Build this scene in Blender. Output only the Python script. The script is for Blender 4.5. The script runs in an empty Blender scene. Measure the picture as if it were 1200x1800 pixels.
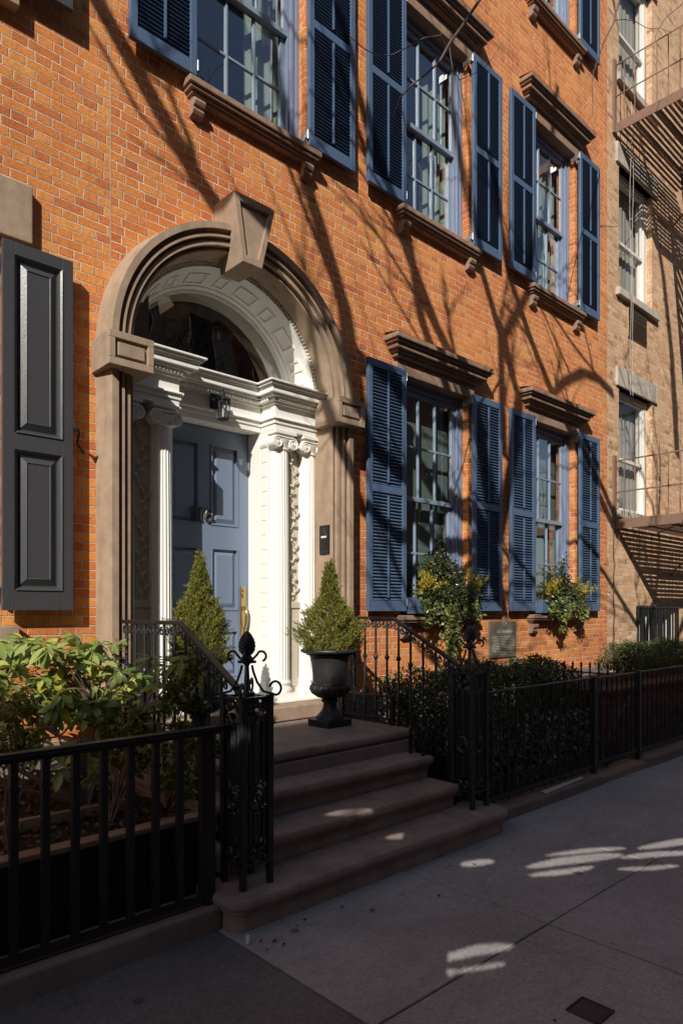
import bpy, math, random
import numpy as np
from mathutils import Vector, Matrix
random.seed(7); rng = np.random.default_rng(7)
PI = math.pi
sc = bpy.context.scene
col = sc.collection
SUN = Vector((1.40, 1.0, -1.07)).normalized()          # direction the sunlight travels

# ------------------------------------------------------------------ camera calibration (used to lay out tree limbs)
CAMD, CAMH, TH = 4.75, 1.6, math.radians(47.07)
def fac(u, v, y=0.0):
    t = (u-600)/1200.; Z = (CAMD+y)/(math.sin(TH)-math.cos(TH)*t)
    return Vector((t*Z*math.sin(TH)+Z*math.cos(TH), y, CAMH+(1073-v)/1200.*Z))

# ------------------------------------------------------------------ node helpers
class NT:
    def __init__(s, name):
        s.m = bpy.data.materials.new(name); s.m.use_nodes = True
        s.t = s.m.node_tree; s.t.nodes.clear()
        s.out = s.t.nodes.new('ShaderNodeOutputMaterial')
    def n(s, typ, **kw):
        nd = s.t.nodes.new(typ)
        for k, v in kw.items(): setattr(nd, k, v)
        return nd
    def set(s, sock, v):
        if hasattr(v, 'is_output'): s.t.links.new(v, sock)
        elif v is not None: sock.default_value = v
    def math(s, op, a, b=None, c=None):
        nd = s.n('ShaderNodeMath', operation=op)
        for i, v in enumerate((a, b, c)):
            if v is not None: s.set(nd.inputs[i], v)
        return nd.outputs[0]
    def noise(s, vec, scale, detail=3, rough=.55, out='Fac'):
        nd = s.n('ShaderNodeTexNoise'); s.set(nd.inputs['Vector'], vec)
        nd.inputs['Scale'].default_value = scale; nd.inputs['Detail'].default_value = detail
        nd.inputs['Roughness'].default_value = rough
        return nd.outputs[out]
    def ramp(s, fac, stops, interp='LINEAR'):
        nd = s.n('ShaderNodeValToRGB'); cr = nd.color_ramp; cr.interpolation = interp
        while len(cr.elements) < len(stops): cr.elements.new(.5)
        for e, (p, c) in zip(cr.elements, stops):
            e.position = p; e.color = (*c, 1) if len(c) == 3 else c
        s.set(nd.inputs[0], fac); return nd.outputs[0]
    def mix(s, f, a, b, mode='MIX'):
        nd = s.n('ShaderNodeMix', data_type='RGBA', blend_type=mode)
        s.set(nd.inputs[0], f)
        for i, v in ((6, a), (7, b)):
            if isinstance(v, tuple) and len(v) == 3: v = (*v, 1)
            s.set(nd.inputs[i], v)
        return nd.outputs[2]
    def pos(s): return s.n('ShaderNodeNewGeometry').outputs['Position']
    def sep(s, v):
        nd = s.n('ShaderNodeSeparateXYZ'); s.set(nd.inputs[0], v); return nd.outputs
    def comb(s, x, y, z):
        nd = s.n('ShaderNodeCombineXYZ')
        for i, v in enumerate((x, y, z)): s.set(nd.inputs[i], v)
        return nd.outputs[0]
    def scalev(s, v, k):
        nd = s.n('ShaderNodeVectorMath', operation='MULTIPLY'); s.set(nd.inputs[0], v)
        nd.inputs[1].default_value = k if isinstance(k, tuple) else (k, k, k); return nd.outputs[0]
    def bump(s, h, strength=.5, dist=.01, normal=None):
        nd = s.n('ShaderNodeBump'); s.set(nd.inputs['Height'], h)
        nd.inputs['Strength'].default_value = strength; nd.inputs['Distance'].default_value = dist
        if normal is not None: s.set(nd.inputs['Normal'], normal)
        return nd.outputs[0]
    def pbr(s, color, rough=.6, normal=None, metal=0., spec=.5, coat=0.):
        nd = s.n('ShaderNodeBsdfPrincipled')
        if isinstance(color, tuple) and len(color) == 3: color = (*color, 1)
        s.set(nd.inputs['Base Color'], color); s.set(nd.inputs['Roughness'], rough)
        s.set(nd.inputs['Metallic'], metal); nd.inputs['Specular IOR Level'].default_value = spec
        nd.inputs['Coat Weight'].default_value = coat
        if normal is not None: s.set(nd.inputs['Normal'], normal)
        return nd.outputs[0]
    def end(s, sh): s.t.links.new(sh, s.out.inputs[0]); return s.m

M = {}
def brick_mat(name, stops, mortar, h=.0654, P=.318, seed=0., stain=.55, pit=.5, hueamt=.42):
    k = NT(name); p = k.pos(); X, Y, Z = k.sep(p)
    w1 = k.noise(p, 26, 2); w2 = k.noise(k.scalev(p, 1.13), 31, 2)
    U = k.math('ADD', k.math('ADD', X, Y), k.math('MULTIPLY', k.math('SUBTRACT', w1, .5), .012))
    V = k.math('ADD', k.math('ADD', Z, seed*.013), k.math('MULTIPLY', k.math('SUBTRACT', w2, .5), .009))
    V = k.math('ADD', V, k.math('MULTIPLY', k.math('SUBTRACT', k.noise(p, 1.1, 1), .5), .02))
    r = k.math('DIVIDE', V, h); row = k.math('FLOOR', r); fv = k.math('SUBTRACT', r, row)
    odd = k.math('MULTIPLY', k.math('MODULO', k.math('ADD', row, 200.), 2.), .5)
    wn = k.n('ShaderNodeTexWhiteNoise', noise_dimensions='1D'); k.set(wn.inputs['W'], k.math('ADD', row, seed))
    u = k.math('ADD', k.math('ADD', k.math('DIVIDE', U, P), odd), k.math('MULTIPLY', wn.outputs['Value'], .14))
    cell = k.math('FLOOR', u); fx = k.math('SUBTRACT', u, cell)
    hd = k.math('GREATER_THAN', fx, .665)
    du = k.math('MULTIPLY', k.math('MINIMUM', k.math('MINIMUM', fx, k.math('ABSOLUTE', k.math('SUBTRACT', fx, .665))), k.math('SUBTRACT', 1., fx)), P)
    dv = k.math('MULTIPLY', k.math('MINIMUM', fv, k.math('SUBTRACT', 1., fv)), h)
    d = k.math('MINIMUM', du, dv)
    edge = k.math('ADD', d, k.math('MULTIPLY', k.math('SUBTRACT', k.noise(p, 90, 2), .5), .004))
    mask = k.n('ShaderNodeMapRange', interpolation_type='SMOOTHSTEP'); k.set(mask.inputs[0], edge)
    mask.inputs[1].default_value = .0020; mask.inputs[2].default_value = .0054
    mask = mask.outputs[0]
    wn2 = k.n('ShaderNodeTexWhiteNoise', noise_dimensions='2D')
    k.set(wn2.inputs['Vector'], k.comb(k.math('ADD', k.math('MULTIPLY', cell, 2.), k.math('ADD', hd, seed)), row, 0.))
    base = k.ramp(wn2.outputs['Value'], stops)
    # mottling inside a brick, dark iron pits, soot
    mot = k.noise(p, 38, 4, .65)
    base = k.mix(k.ramp(mot, [(.35, (0, 0, 0)), (.7, (1, 1, 1))]), k.mix(1., base, (.76, .68, .62), 'MULTIPLY'), base)
    strk = k.ramp(k.noise(k.scalev(p, (5, 5, .35)), 2.2, 4, .6), [(.5, (0, 0, 0)), (.75, (1, 1, 1))])
    base = k.mix(k.math('MULTIPLY', strk, .38), base, k.mix(1., base, (.55, .45, .42), 'MULTIPLY'))
    pits = k.ramp(k.noise(p, 120, 3, .7), [(.60, (0, 0, 0)), (.72, (1, 1, 1))])
    base = k.mix(k.math('MULTIPLY', pits, pit), base, (.1, .045, .03))
    soot = k.ramp(k.noise(k.scalev(p, (1, 1, .6)), .9, 5, .6), [(.38, (0, 0, 0)), (.72, (1, 1, 1))])
    base = k.mix(k.math('MULTIPLY', soot, stain), base, k.mix(1., base, (.62, .5, .5), 'MULTIPLY'))
    hue = k.ramp(k.noise(k.scalev(p, (1, 1, 1.4)), .55, 4, .6), [(.36, (1, 1, 1)), (.5, (.35, .35, .35)), (.66, (0, 0, 0))])   # whole areas redder than others
    base = k.mix(k.math('MULTIPLY', hue, hueamt), base, k.mix(1., base, (.86, .68, .80), 'MULTIPLY'))
    mcol = k.mix(k.ramp(k.noise(p, 4, 4, .7), [(.35, (0, 0, 0)), (.65, (1, 1, 1))]), mortar, tuple(c*.55 for c in mortar))
    c = k.mix(mask, mcol, base)
    eff = k.ramp(k.noise(p, 3.2, 4, .7), [(.66, (0, 0, 0)), (.74, (1, 1, 1))])      # pale smears of old mortar
    c = k.mix(k.math('MULTIPLY', eff, .35), c, mortar)
    ht = k.math('ADD', k.math('MULTIPLY', mask, 1.), k.math('ADD', k.math('MULTIPLY', mot, .45), k.math('MULTIPLY', pits, -.5)))
    ht = k.math('ADD', ht, k.math('MULTIPLY', wn2.outputs['Value'], .3))
    nrm = k.bump(ht, 1., .008)
    return k.end(k.pbr(c, .88, nrm, spec=.25))
M['brick'] = brick_mat('orange_brick', [(0, (.66, .215, .085)), (.05, (.78, .265, .085)), (.3, (.86, .315, .09)), (.65, (.92, .365, .10)), (.92, (.94, .44, .13)), (1, (.82, .29, .10))], (.97, .76, .58), seed=3, stain=.6)
M['brick_left'] = brick_mat('weathered_brick', [(0, (.66, .22, .085)), (.2, (.80, .30, .085)), (.6, (.90, .375, .10)), (.9, (.93, .45, .13)), (1, (.72, .28, .12))], (.86, .66, .48), seed=11, stain=.4, pit=.8)
M['brick_right'] = brick_mat('tan_brick', [(0, (.44, .26, .16)), (.1, (.68, .41, .22)), (.5, (.82, .53, .30)), (.8, (.88, .62, .39)), (1, (.70, .45, .29))], (.90, .74, .57), seed=23, stain=.3, hueamt=.1)
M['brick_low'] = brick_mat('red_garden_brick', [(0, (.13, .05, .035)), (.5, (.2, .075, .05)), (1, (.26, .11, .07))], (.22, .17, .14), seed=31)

def stone_mat(name, c1, c2, rough=.85, sc_=9., bump=.35, dist=.006, streak=True):
    k = NT(name); p = k.pos()
    n1 = k.noise(p, sc_, 5, .65); n2 = k.noise(k.scalev(p, (3., 3., .5)), 3.5, 4)
    c = k.mix(k.ramp(n1, [(.3, (0, 0, 0)), (.75, (1, 1, 1))]), c1, c2)
    if streak: c = k.mix(k.ramp(n2, [(.45, (0, 0, 0)), (.8, (.55, .55, .55))]), c, k.mix(1., c, (.6, .57, .55), 'MULTIPLY'))
    g = k.noise(p, 260, 2, .6)
    c = k.mix(k.ramp(g, [(.35, (.25, .25, .25)), (.6, (0, 0, 0))]), c, k.mix(1., c, (.6, .6, .6), 'MULTIPLY'))
    h = k.math('ADD', k.math('MULTIPLY', n1, .6), k.math('MULTIPLY', g, .5))
    return k.end(k.pbr(c, rough, k.bump(h, bump, dist), spec=.25))
M['brownstone'] = stone_mat('brownstone', (.46, .335, .235), (.33, .235, .165), bump=.8)
M['sillstone'] = stone_mat('sill_brownstone', (.38, .25, .175), (.26, .165, .12), sc_=14, bump=.5)
M['stepstone'] = stone_mat('step_stone', (.36, .27, .235), (.21, .155, .135), sc_=5, bump=.6)
M['greystone'] = stone_mat('pale_limestone', (.58, .52, .43), (.44, .39, .32), sc_=6)
M['plinthstone'] = stone_mat('plinth_stone', (.27, .2, .175), (.18, .135, .12), sc_=5)

def paint_mat(name, c, rough=.4, var=.12, bump=.15, dirt=(.5, .5, .5), dirtamt=.25, sc_=6., spec=.5):
    k = NT(name); p = k.pos()
    n1 = k.noise(p, sc_, 4, .6); n2 = k.noise(k.scalev(p, (9, 9, 1.2)), 8, 4, .6)
    cc = k.mix(n1, tuple(x*(1-var) for x in c), tuple(min(1, x*(1+var)) for x in c))
    cc = k.mix(k.math('MULTIPLY', k.ramp(n2, [(.5, (0, 0, 0)), (.78, (1, 1, 1))]), dirtamt), cc, k.mix(1., cc, dirt, 'MULTIPLY'))
    r = k.math('ADD', k.math('MULTIPLY', n2, .18), rough-.08)
    return k.end(k.pbr(cc, r, k.bump(k.math('ADD', k.noise(p, 60, 3), k.math('MULTIPLY', n2, .6)), bump, .003), spec=spec))
M['white'] = paint_mat('cream_white_paint', (.87, .85, .785), .45, .03, dirtamt=.22, dirt=(.72, .68, .58))
M['windowwhite'] = paint_mat('aged_white_paint', (.74, .72, .66), .5, .05, dirtamt=.35)
M['shutter'] = paint_mat('blue_shutter_paint', (.082, .128, .215), .42, .10, dirtamt=.3)
M['slat'] = paint_mat('blue_slat_paint', (.088, .135, .22), .42, .12, dirtamt=.3)
M['casing'] = paint_mat('blue_grey_casing_paint', (.19, .23, .33), .4, .08, dirtamt=.2)
M['sash'] = paint_mat('grey_blue_sash_paint', (.23, .29, .37), .4, .08)
M['door'] = paint_mat('blue_grey_door_paint', (.175, .22, .31), .33, .04, dirtamt=.12)
M['blackshutter'] = paint_mat('charcoal_shutter_paint', (.062, .062, .066), .30, .1, dirtamt=.12)
M['iron'] = paint_mat('black_iron_paint', (.016, .016, .019), .36, .3, bump=.8, dirt=(1.6, 1.5, 1.4))
M['urniron'] = paint_mat('weathered_black_iron', (.022, .021, .021), .5, .35, bump=.6, dirt=(1.9, 1.8, 1.6), dirtamt=.6, sc_=14)
M['rustiron'] = paint_mat('rusty_primer_iron', (.22, .13, .09), .7, .25, bump=.5, dirt=(.5, .4, .35), dirtamt=.5)
M['bronze'] = paint_mat('weathered_bronze', (.22, .19, .135), .5, .12, bump=.4, dirtamt=.4)
M['darkbronze'] = paint_mat('dark_bronze', (.035, .029, .02), .4, .2, bump=.3)
M['plate'] = paint_mat('plaque_bronze', (.145, .13, .098), .5, .2, bump=.5, dirtamt=.5)
M['letters'] = paint_mat('worn_bronze_letters', (.34, .31, .24), .45, .1)
M['beige'] = paint_mat('beige_panel_paint', (.60, .55, .43), .5, .05)
def metal_mat(name, c, rough):
    k = NT(name); p = k.pos(); n1 = k.noise(p, 40, 4)
    return k.end(k.pbr(k.mix(n1, c, tuple(x*.6 for x in c)), k.math('ADD', k.math('MULTIPLY', n1, .2), rough), metal=1.))
M['brass'] = metal_mat('aged_brass', (.62, .45, .2), .25)
M['steel'] = metal_mat('hinge_steel', (.5, .5, .5), .4)
M['vent'] = metal_mat('bronze_vent_plate', (.52, .34, .17), .3)

def glass_mat(name, tint=(.9, .95, .93), refl=.17, g_=.9):
    k = NT(name); p = k.pos()
    lw = k.n('ShaderNodeLayerWeight'); lw.inputs['Blend'].default_value = .5
    fr = k.math('ADD', k.math('MULTIPLY', k.math('POWER', lw.outputs['Facing'], 2.5), g_), refl)
    nrm = k.bump(k.noise(k.scalev(p, (1, 1, .6)), 2.5, 2), .05, .05)
    g = k.n('ShaderNodeBsdfGlossy'); g.inputs['Roughness'].default_value = .01; g.inputs['Color'].default_value = (.95, .95, 1, 1)
    k.set(g.inputs['Normal'], nrm)
    t = k.n('ShaderNodeBsdfTransparent'); t.inputs['Color'].default_value = (*tint, 1)
    mx = k.n('ShaderNodeMixShader'); k.set(mx.inputs[0], fr)
    k.t.links.new(t.outputs[0], mx.inputs[1]); k.t.links.new(g.outputs[0], mx.inputs[2])
    return k.end(mx.outputs[0])
M['glass'] = glass_mat('window_glass'); M['screen'] = glass_mat('screened_glass', (.86, .86, .84), .03, .22)
def cloth_mat(name, c, trans=.25):
    k = NT(name); p = k.pos(); n1 = k.noise(k.scalev(p, (6, 6, 1)), 5, 3)
    cc = k.mix(n1, c, tuple(x*.75 for x in c))
    d = k.n('ShaderNodeBsdfDiffuse'); k.set(d.inputs[0], cc)
    t = k.n('ShaderNodeBsdfTranslucent'); k.set(t.inputs[0], cc)
    mx = k.n('ShaderNodeMixShader'); mx.inputs[0].default_value = trans
    k.t.links.new(d.outputs[0], mx.inputs[1]); k.t.links.new(t.outputs[0], mx.inputs[2])
    return k.end(mx.outputs[0])
M['shade'] = cloth_mat('grey_green_shade', (.30, .36, .32)); M['curtain'] = cloth_mat('pale_green_curtain', (.52, .59, .52))
M['blind'] = cloth_mat('grey_blind', (.62, .60, .55))
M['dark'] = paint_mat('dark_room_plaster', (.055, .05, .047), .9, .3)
M['black'] = paint_mat('near_black_board', (.012, .011, .010), .8, .3)

def leaf_mat(name, stops, rough=.42, trans=.3, spec=.5, big=.35):
    k = NT(name); g = k.n('ShaderNodeNewGeometry')
    c = k.ramp(g.outputs['Random Per Island'], stops)
    c = k.mix(k.math('MULTIPLY', k.ramp(k.noise(g.outputs['Position'], 6, 3), [(.35, (0, 0, 0)), (.7, (1, 1, 1))]), big), c, k.mix(1., c, (.45, .5, .4), 'MULTIPLY'))
    pb = k.pbr(c, rough, None, spec=spec)
    t = k.n('ShaderNodeBsdfTranslucent'); k.set(t.inputs[0], k.mix(1., c, (1.25, 1.25, .6), 'MULTIPLY'))
    mx = k.n('ShaderNodeMixShader'); mx.inputs[0].default_value = trans
    k.t.links.new(pb, mx.inputs[1]); k.t.links.new(t.outputs[0], mx.inputs[2])
    return k.end(mx.outputs[0])
M['rhodo'] = leaf_mat('rhododendron_leaf', [(0, (.13, .19, .05)), (.35, (.25, .33, .09)), (.72, (.37, .43, .14)), (.9, (.52, .52, .11)), (1, (.62, .55, .08))], .33, .25, .6)
M['azalea'] = leaf_mat('small_shrub_leaf', [(0, (.08, .10, .022)), (.5, (.15, .165, .035)), (1, (.23, .21, .06))], .38, .3)
M['box'] = leaf_mat('boxwood_leaf', [(0, (.032, .05, .016)), (.6, (.07, .10, .032)), (1, (.125, .16, .055))], .4, .2)
M['spruce'] = leaf_mat('spruce_needle', [(0, (.12, .135, .025)), (.4, (.22, .225, .042)), (.8, (.32, .31, .065)), (.95, (.42, .36, .10)), (1, (.26, .15, .07))], .5, .3, .35)
M['ivy'] = leaf_mat('ivy_leaf', [(0, (.04, .06, .018)), (.4, (.12, .15, .04)), (.75, (.27, .29, .085)), (1, (.44, .43, .16))], .42, .3)
M['darkivy'] = leaf_mat('dark_ivy_leaf', [(0, (.02, .03, .012)), (.6, (.04, .055, .022)), (.88, (.07, .08, .035)), (1, (.30, .33, .26))], .35, .2)
M['holly'] = leaf_mat('holly_leaf', [(0, (.025, .04, .015)), (.5, (.055, .075, .03)), (1, (.13, .14, .055))], .25, .15, .7)
M['gold'] = leaf_mat('golden_cypress', [(0, (.40, .30, .03)), (.5, (.55, .42, .04)), (1, (.68, .55, .10))], .5, .35, .3)
M['deadleaf'] = leaf_mat('dead_leaf', [(0, (.05, .03, .018)), (.6, (.13, .08, .045)), (1, (.27, .19, .12))], .8, .05, .2)
M['needlelitter'] = leaf_mat('rusty_needles', [(0, (.2, .08, .03)), (1, (.4, .2, .09))], .8, .05, .2)
M['bark'] = stone_mat('bark', (.16, .125, .10), (.08, .062, .05), sc_=20, bump=.9, dist=.01)
M['twig'] = paint_mat('grey_twig', (.10, .075, .06), .8, .3)
M['stem'] = paint_mat('shrub_stem', (.17, .115, .09), .8, .3)
M['soil'] = stone_mat('soil', (.06, .042, .03), (.03, .022, .017), sc_=30, bump=1., dist=.02)

def pavement_mat(name, c1, c2, joints=False, speck=.5):
    k = NT(name); p = k.pos()
    n1 = k.noise(p, 1.3, 5, .6); n2 = k.noise(p, 14, 4, .7); g = k.noise(p, 170, 3, .75)
    c = k.mix(k.ramp(n1, [(.3, (0, 0, 0)), (.7, (1, 1, 1))]), c1, c2)
    st = k.ramp(k.noise(k.scalev(p, (1, 2.2, 1)), 2.6, 6, .7), [(.5, (0, 0, 0)), (.72, (1, 1, 1))])
    c = k.mix(k.math('MULTIPLY', st, .45), c, k.mix(1., c, (.62, .58, .57), 'MULTIPLY'))
    c = k.mix(k.math('MULTIPLY', k.ramp(n2, [(.4, (0, 0, 0)), (.75, (1, 1, 1))]), .35), c, k.mix(1., c, (.55, .52, .5), 'MULTIPLY'))
    c = k.mix(k.math('MULTIPLY', k.ramp(g, [(.38, (1, 1, 1)), (.52, (0, 0, 0))]), speck), c, k.mix(1., c, (.45, .42, .42), 'MULTIPLY'))
    c = k.mix(k.math('MULTIPLY', k.ramp(g, [(.62, (0, 0, 0)), (.74, (1, 1, 1))]), speck*.6), c, k.mix(1., c, (1.9, 1.9, 1.9), 'MULTIPLY'))
    vo = k.n('ShaderNodeTexVoronoi'); vo.inputs['Scale'].default_value = 2.3
    k.set(vo.inputs['Vector'], k.mix(.04, p, k.noise(p, 7, 2, out='Color')))
    spot = k.ramp(vo.outputs['Distance'], [(.05, (1, 1, 1)), (.075, (0, 0, 0))])        # trodden chewing gum
    c = k.mix(k.math('MULTIPLY', spot, .7), c, (.045, .042, .042))
    cr = k.n('ShaderNodeTexVoronoi', feature='DISTANCE_TO_EDGE'); cr.inputs['Scale'].default_value = .55
    k.set(cr.inputs['Vector'], k.mix(.10, p, k.noise(p, 3, 4, out='Color')))
    crack = k.ramp(cr.outputs['Distance'], [(.002, (1, 1, 1)), (.006, (0, 0, 0))])
    c = k.mix(k.math('MULTIPLY', crack, .13), c, (.04, .038, .036))
    gr = k.noise(p, 52, 3, .8)
    c = k.mix(k.ramp(gr, [(.32, (.75, .75, .75)), (.5, (0, 0, 0))]), c, k.mix(1., c, (.68, .66, .65), 'MULTIPLY'))
    c = k.mix(k.ramp(gr, [(.55, (0, 0, 0)), (.72, (.7, .7, .7))]), c, k.mix(1., c, (1.32, 1.32, 1.32), 'MULTIPLY'))
    blot = k.ramp(k.noise(p, 5.5, 3, .5), [(.66, (0, 0, 0)), (.72, (1, 1, 1))])
    c = k.mix(k.math('MULTIPLY', blot, .28), c, k.mix(1., c, (.5, .47, .45), 'MULTIPLY'))
    h = k.math('ADD', k.math('MULTIPLY', n2, .4), k.math('ADD', k.math('MULTIPLY', g, .4), k.math('MULTIPLY', gr, .6)))
    return k.end(k.pbr(c, .82, k.bump(h, .6, .006), spec=.3))
M['concrete'] = pavement_mat('sidewalk_concrete', (.43, .40, .395), (.32, .295, .29))
M['oldpave'] = pavement_mat('old_dark_pavement', (.21, .195, .195), (.14, .13, .13), speck=.8)
M['asphalt'] = pavement_mat('asphalt', (.055, .055, .057), (.042, .042, .043))
M['mortar'] = stone_mat('old_mortar', (.62, .45, .31), (.40, .28, .19), sc_=25)
M['joint'] = stone_mat('joint_dirt', (.05, .045, .042), (.03, .028, .026))
M['covermetal'] = paint_mat('rusted_cover_iron', (.055, .034, .028), .7, .3, bump=.6)
M['oppbrick'] = brick_mat('red_row_brick', [(0, (.2, .07, .05)), (.5, (.28, .1, .06)), (1, (.33, .13, .08))], (.35, .3, .25), seed=41)
M['oppstone'] = stone_mat('row_house_stone', (.34, .29, .24), (.26, .22, .18))

# ------------------------------------------------------------------ mesh builder
class MB:
    def __init__(s): s.v = []; s.f = []
    def add(s, vs, fs):
        o = len(s.v); s.v += [tuple(p) for p in vs]; s.f += [tuple(i+o for i in f) for f in fs]; return s
    def box(s, x0, x1, y0, y1, z0, z1):
        x0, x1 = min(x0, x1), max(x0, x1); y0, y1 = min(y0, y1), max(y0, y1); z0, z1 = min(z0, z1), max(z0, z1)
        return s.add([(x0,y0,z0),(x1,y0,z0),(x1,y1,z0),(x0,y1,z0),(x0,y0,z1),(x1,y0,z1),(x1,y1,z1),(x0,y1,z1)],
                     [(0,3,2,1),(4,5,6,7),(0,1,5,4),(1,2,6,5),(2,3,7,6),(3,0,4,7)])
    def cbox(s, c, size, R=None):
        hx, hy, hz = (a/2 for a in size); c = Vector(c); vs = []
        for z in (-hz, hz):
            for x, y in ((-hx,-hy),(hx,-hy),(hx,hy),(-hx,hy)):
                p = Vector((x, y, z)); p = R @ p if R else p
                vs.append(c+p)
        return s.add(vs, [(0,3,2,1),(4,5,6,7),(0,1,5,4),(1,2,6,5),(2,3,7,6),(3,0,4,7)])
    def quad(s, a, b, c, d): return s.add([a, b, c, d], [(0,1,2,3)])
    def prism(s, poly, y0, y1, axis='y'):
        n = len(poly)
        def P(p, t):
            if axis == 'y': return (p[0], t, p[1])
            if axis == 'x': return (t, p[0], p[1])
            return (p[0], p[1], t)
        return s.add([P(p, y0) for p in poly]+[P(p, y1) for p in poly],
                     [tuple(range(n))[::-1], tuple(range(n, 2*n))]+[(i, (i+1) % n, n+(i+1) % n, n+i) for i in range(n)])
    def lathe(s, prof, c, seg=24, mod=None, axis='z', cap=True):
        vs = []; n = len(prof)
        for i, (r, h) in enumerate(prof):
            for j in range(seg):
                a = 2*PI*j/seg; rr = r*(mod(a, h, i) if mod else 1)
                if axis == 'z': vs.append((c[0]+rr*math.cos(a), c[1]+rr*math.sin(a), c[2]+h))
                elif axis == 'y': vs.append((c[0]+rr*math.cos(a), c[1]+h, c[2]+rr*math.sin(a)))
                else: vs.append((c[0]+h, c[1]+rr*math.cos(a), c[2]+rr*math.sin(a)))
        fs = [(i*seg+j, i*seg+(j+1) % seg, (i+1)*seg+(j+1) % seg, (i+1)*seg+j) for i in range(n-1) for j in range(seg)]
        if cap: fs += [tuple(range(seg))[::-1], tuple(range((n-1)*seg, n*seg))]
        return s.add(vs, fs)
    def tube(s, pts, r, seg=6, cap=True):
        pts = [Vector(p) for p in pts]; n = len(pts)
        rs = r if isinstance(r, (list, tuple)) else [r]*n
        vs = []; up = None
        for i, p in enumerate(pts):
            d = (pts[min(i+1, n-1)]-pts[max(i-1, 0)])
            d = d.normalized() if d.length > 1e-9 else Vector((0, 0, 1))
            if up is None:
                up = d.orthogonal().normalized()
            up = (up-d*up.dot(d))
            up = up.normalized() if up.length > 1e-6 else d.orthogonal().normalized()
            w = d.cross(up)
            for j in range(seg):
                a = 2*PI*(j+.5)/seg; vs.append(p+(up*math.cos(a)+w*math.sin(a))*rs[i])
        fs = [(i*seg+j, i*seg+(j+1) % seg, (i+1)*seg+(j+1) % seg, (i+1)*seg+j) for i in range(n-1) for j in range(seg)]
        if cap: fs += [tuple(range(seg))[::-1], tuple(range((n-1)*seg, n*seg))]
        return s.add(vs, fs)
    def build(s, name, mat, parent=None, smooth=False, bevel=0., root=None):
        org = Vector((0, 0, 0)); q = parent
        while q is not None: org += q.location; q = q.parent
        me = bpy.data.meshes.new(name); me.from_pydata([tuple(Vector(p)-org) for p in s.v], [], s.f)
        me.materials.append(mat); me.update()
        return link(name, me, parent, smooth, bevel)
def link(name, me, parent, smooth=False, bevel=0.):
    if smooth:
        me.polygons.foreach_set('use_smooth', [True]*len(me.polygons))
        try: me.set_sharp_from_angle(angle=math.radians(40))
        except Exception: pass
    o = bpy.data.objects.new(name, me); col.objects.link(o)
    if parent is not None: o.parent = parent
    if bevel:
        b = o.modifiers.new('bevel', 'BEVEL'); b.width = bevel; b.segments = 2; b.limit_method = 'ANGLE'; b.angle_limit = math.radians(35)
    return o
def thing(name, label, cat, loc=(0, 0, 0), group=None):
    o = bpy.data.objects.new(name, None); col.objects.link(o); o.location = loc; o.empty_display_size = .1
    return tag(o, label, cat, group)
def tag(o, label, cat, group=None):
    o['label'] = label; o['category'] = cat
    if group: o['group'] = group
    return o
def struct(name, mb, mat, **kw):
    o = mb.build(name, mat, **kw); o['kind'] = 'structure'; return o

# leaves -----------------------------------------------------------------
LEAF = {   # template: (verts in length x width x lift), faces
 'oval': ([(0,0,0),(.3,.26,.05),(.3,0,-.02),(.3,-.26,.05),(.72,.22,.02),(.72,0,-.05),(.72,-.22,.02),(1,0,-.10)],
          [(0,2,1),(0,3,2),(1,2,5,4),(2,3,6,5),(4,5,7),(5,6,7)]),
 'long': ([(0,0,0),(.25,.13,.03),(.25,0,-.01),(.25,-.13,.03),(.65,.15,-.02),(.65,0,-.07),(.65,-.15,-.02),(1,0,-.2)],
          [(0,2,1),(0,3,2),(1,2,5,4),(2,3,6,5),(4,5,7),(5,6,7)]),
 'small': ([(0,0,0),(.5,.3,.06),(1,0,0),(.5,-.3,.06)], [(0,3,2,1)]),
 'needle': ([(0,.05,0),(0,-.05,0),(1,0,0)], [(0,1,2)]),
 'ivy': ([(0,0,0),(.05,.45,.04),(.4,.28,0),(.62,.42,.03),(.62,.16,0),(1,0,-.04),(.62,-.16,0),(.62,-.42,.03),(.4,-.28,0),(.05,-.45,.04),(.4,0,-.03)],
         [(0,10,2,1),(2,10,4,3),(4,10,6,5),(6,10,8,7),(8,10,0,9)]),
}
def leaf_mesh(name, mat, pos, dirs, ups, sizes, shape, parent=None):
    """every leaf a few faces of its own, all leaves of one plant in one mesh"""
    org = Vector((0, 0, 0)); q = parent
    while q is not None: org += q.location; q = q.parent
    pos = np.asarray(pos, float)-np.array(org); d = np.asarray(dirs, float); up = np.asarray(ups, float); sz = np.asarray(sizes, float)
    d /= np.linalg.norm(d, axis=1, keepdims=True)+1e-9
    w = np.cross(up, d); w /= np.linalg.norm(w, axis=1, keepdims=True)+1e-9
    n = np.cross(d, w)
    tv, tf = LEAF[shape]; tv = np.array(tv)
    V = pos[:, None, :]+sz[:, None, None]*(tv[None, :, 0:1]*d[:, None]+tv[None, :, 1:2]*w[:, None]+tv[None, :, 2:3]*n[:, None])
    N, k = len(pos), len(tv)
    me = bpy.data.meshes.new(name); me.vertices.add(N*k); me.vertices.foreach_set('co', V.reshape(-1))
    ln = [len(f) for f in tf]; idx = np.array([i for f in tf for i in f]); L = len(idx)
    me.loops.add(N*L); me.loops.foreach_set('vertex_index', (np.arange(N)[:, None]*k+idx[None]).reshape(-1).astype(np.int32))
    st = np.cumsum([0]+ln[:-1]); me.polygons.add(N*len(tf))
    me.polygons.foreach_set('loop_start', (np.arange(N)[:, None]*L+st[None]).reshape(-1).astype(np.int32))
    me.materials.append(mat); me.update(calc_edges=True); me.validate()
    return link(name, me, parent)
def rdir(n, up=0.):
    v = rng.normal(size=(n, 3)); v[:, 2] += up
    return v/np.linalg.norm(v, axis=1, keepdims=True)

exec_order = []
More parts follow.
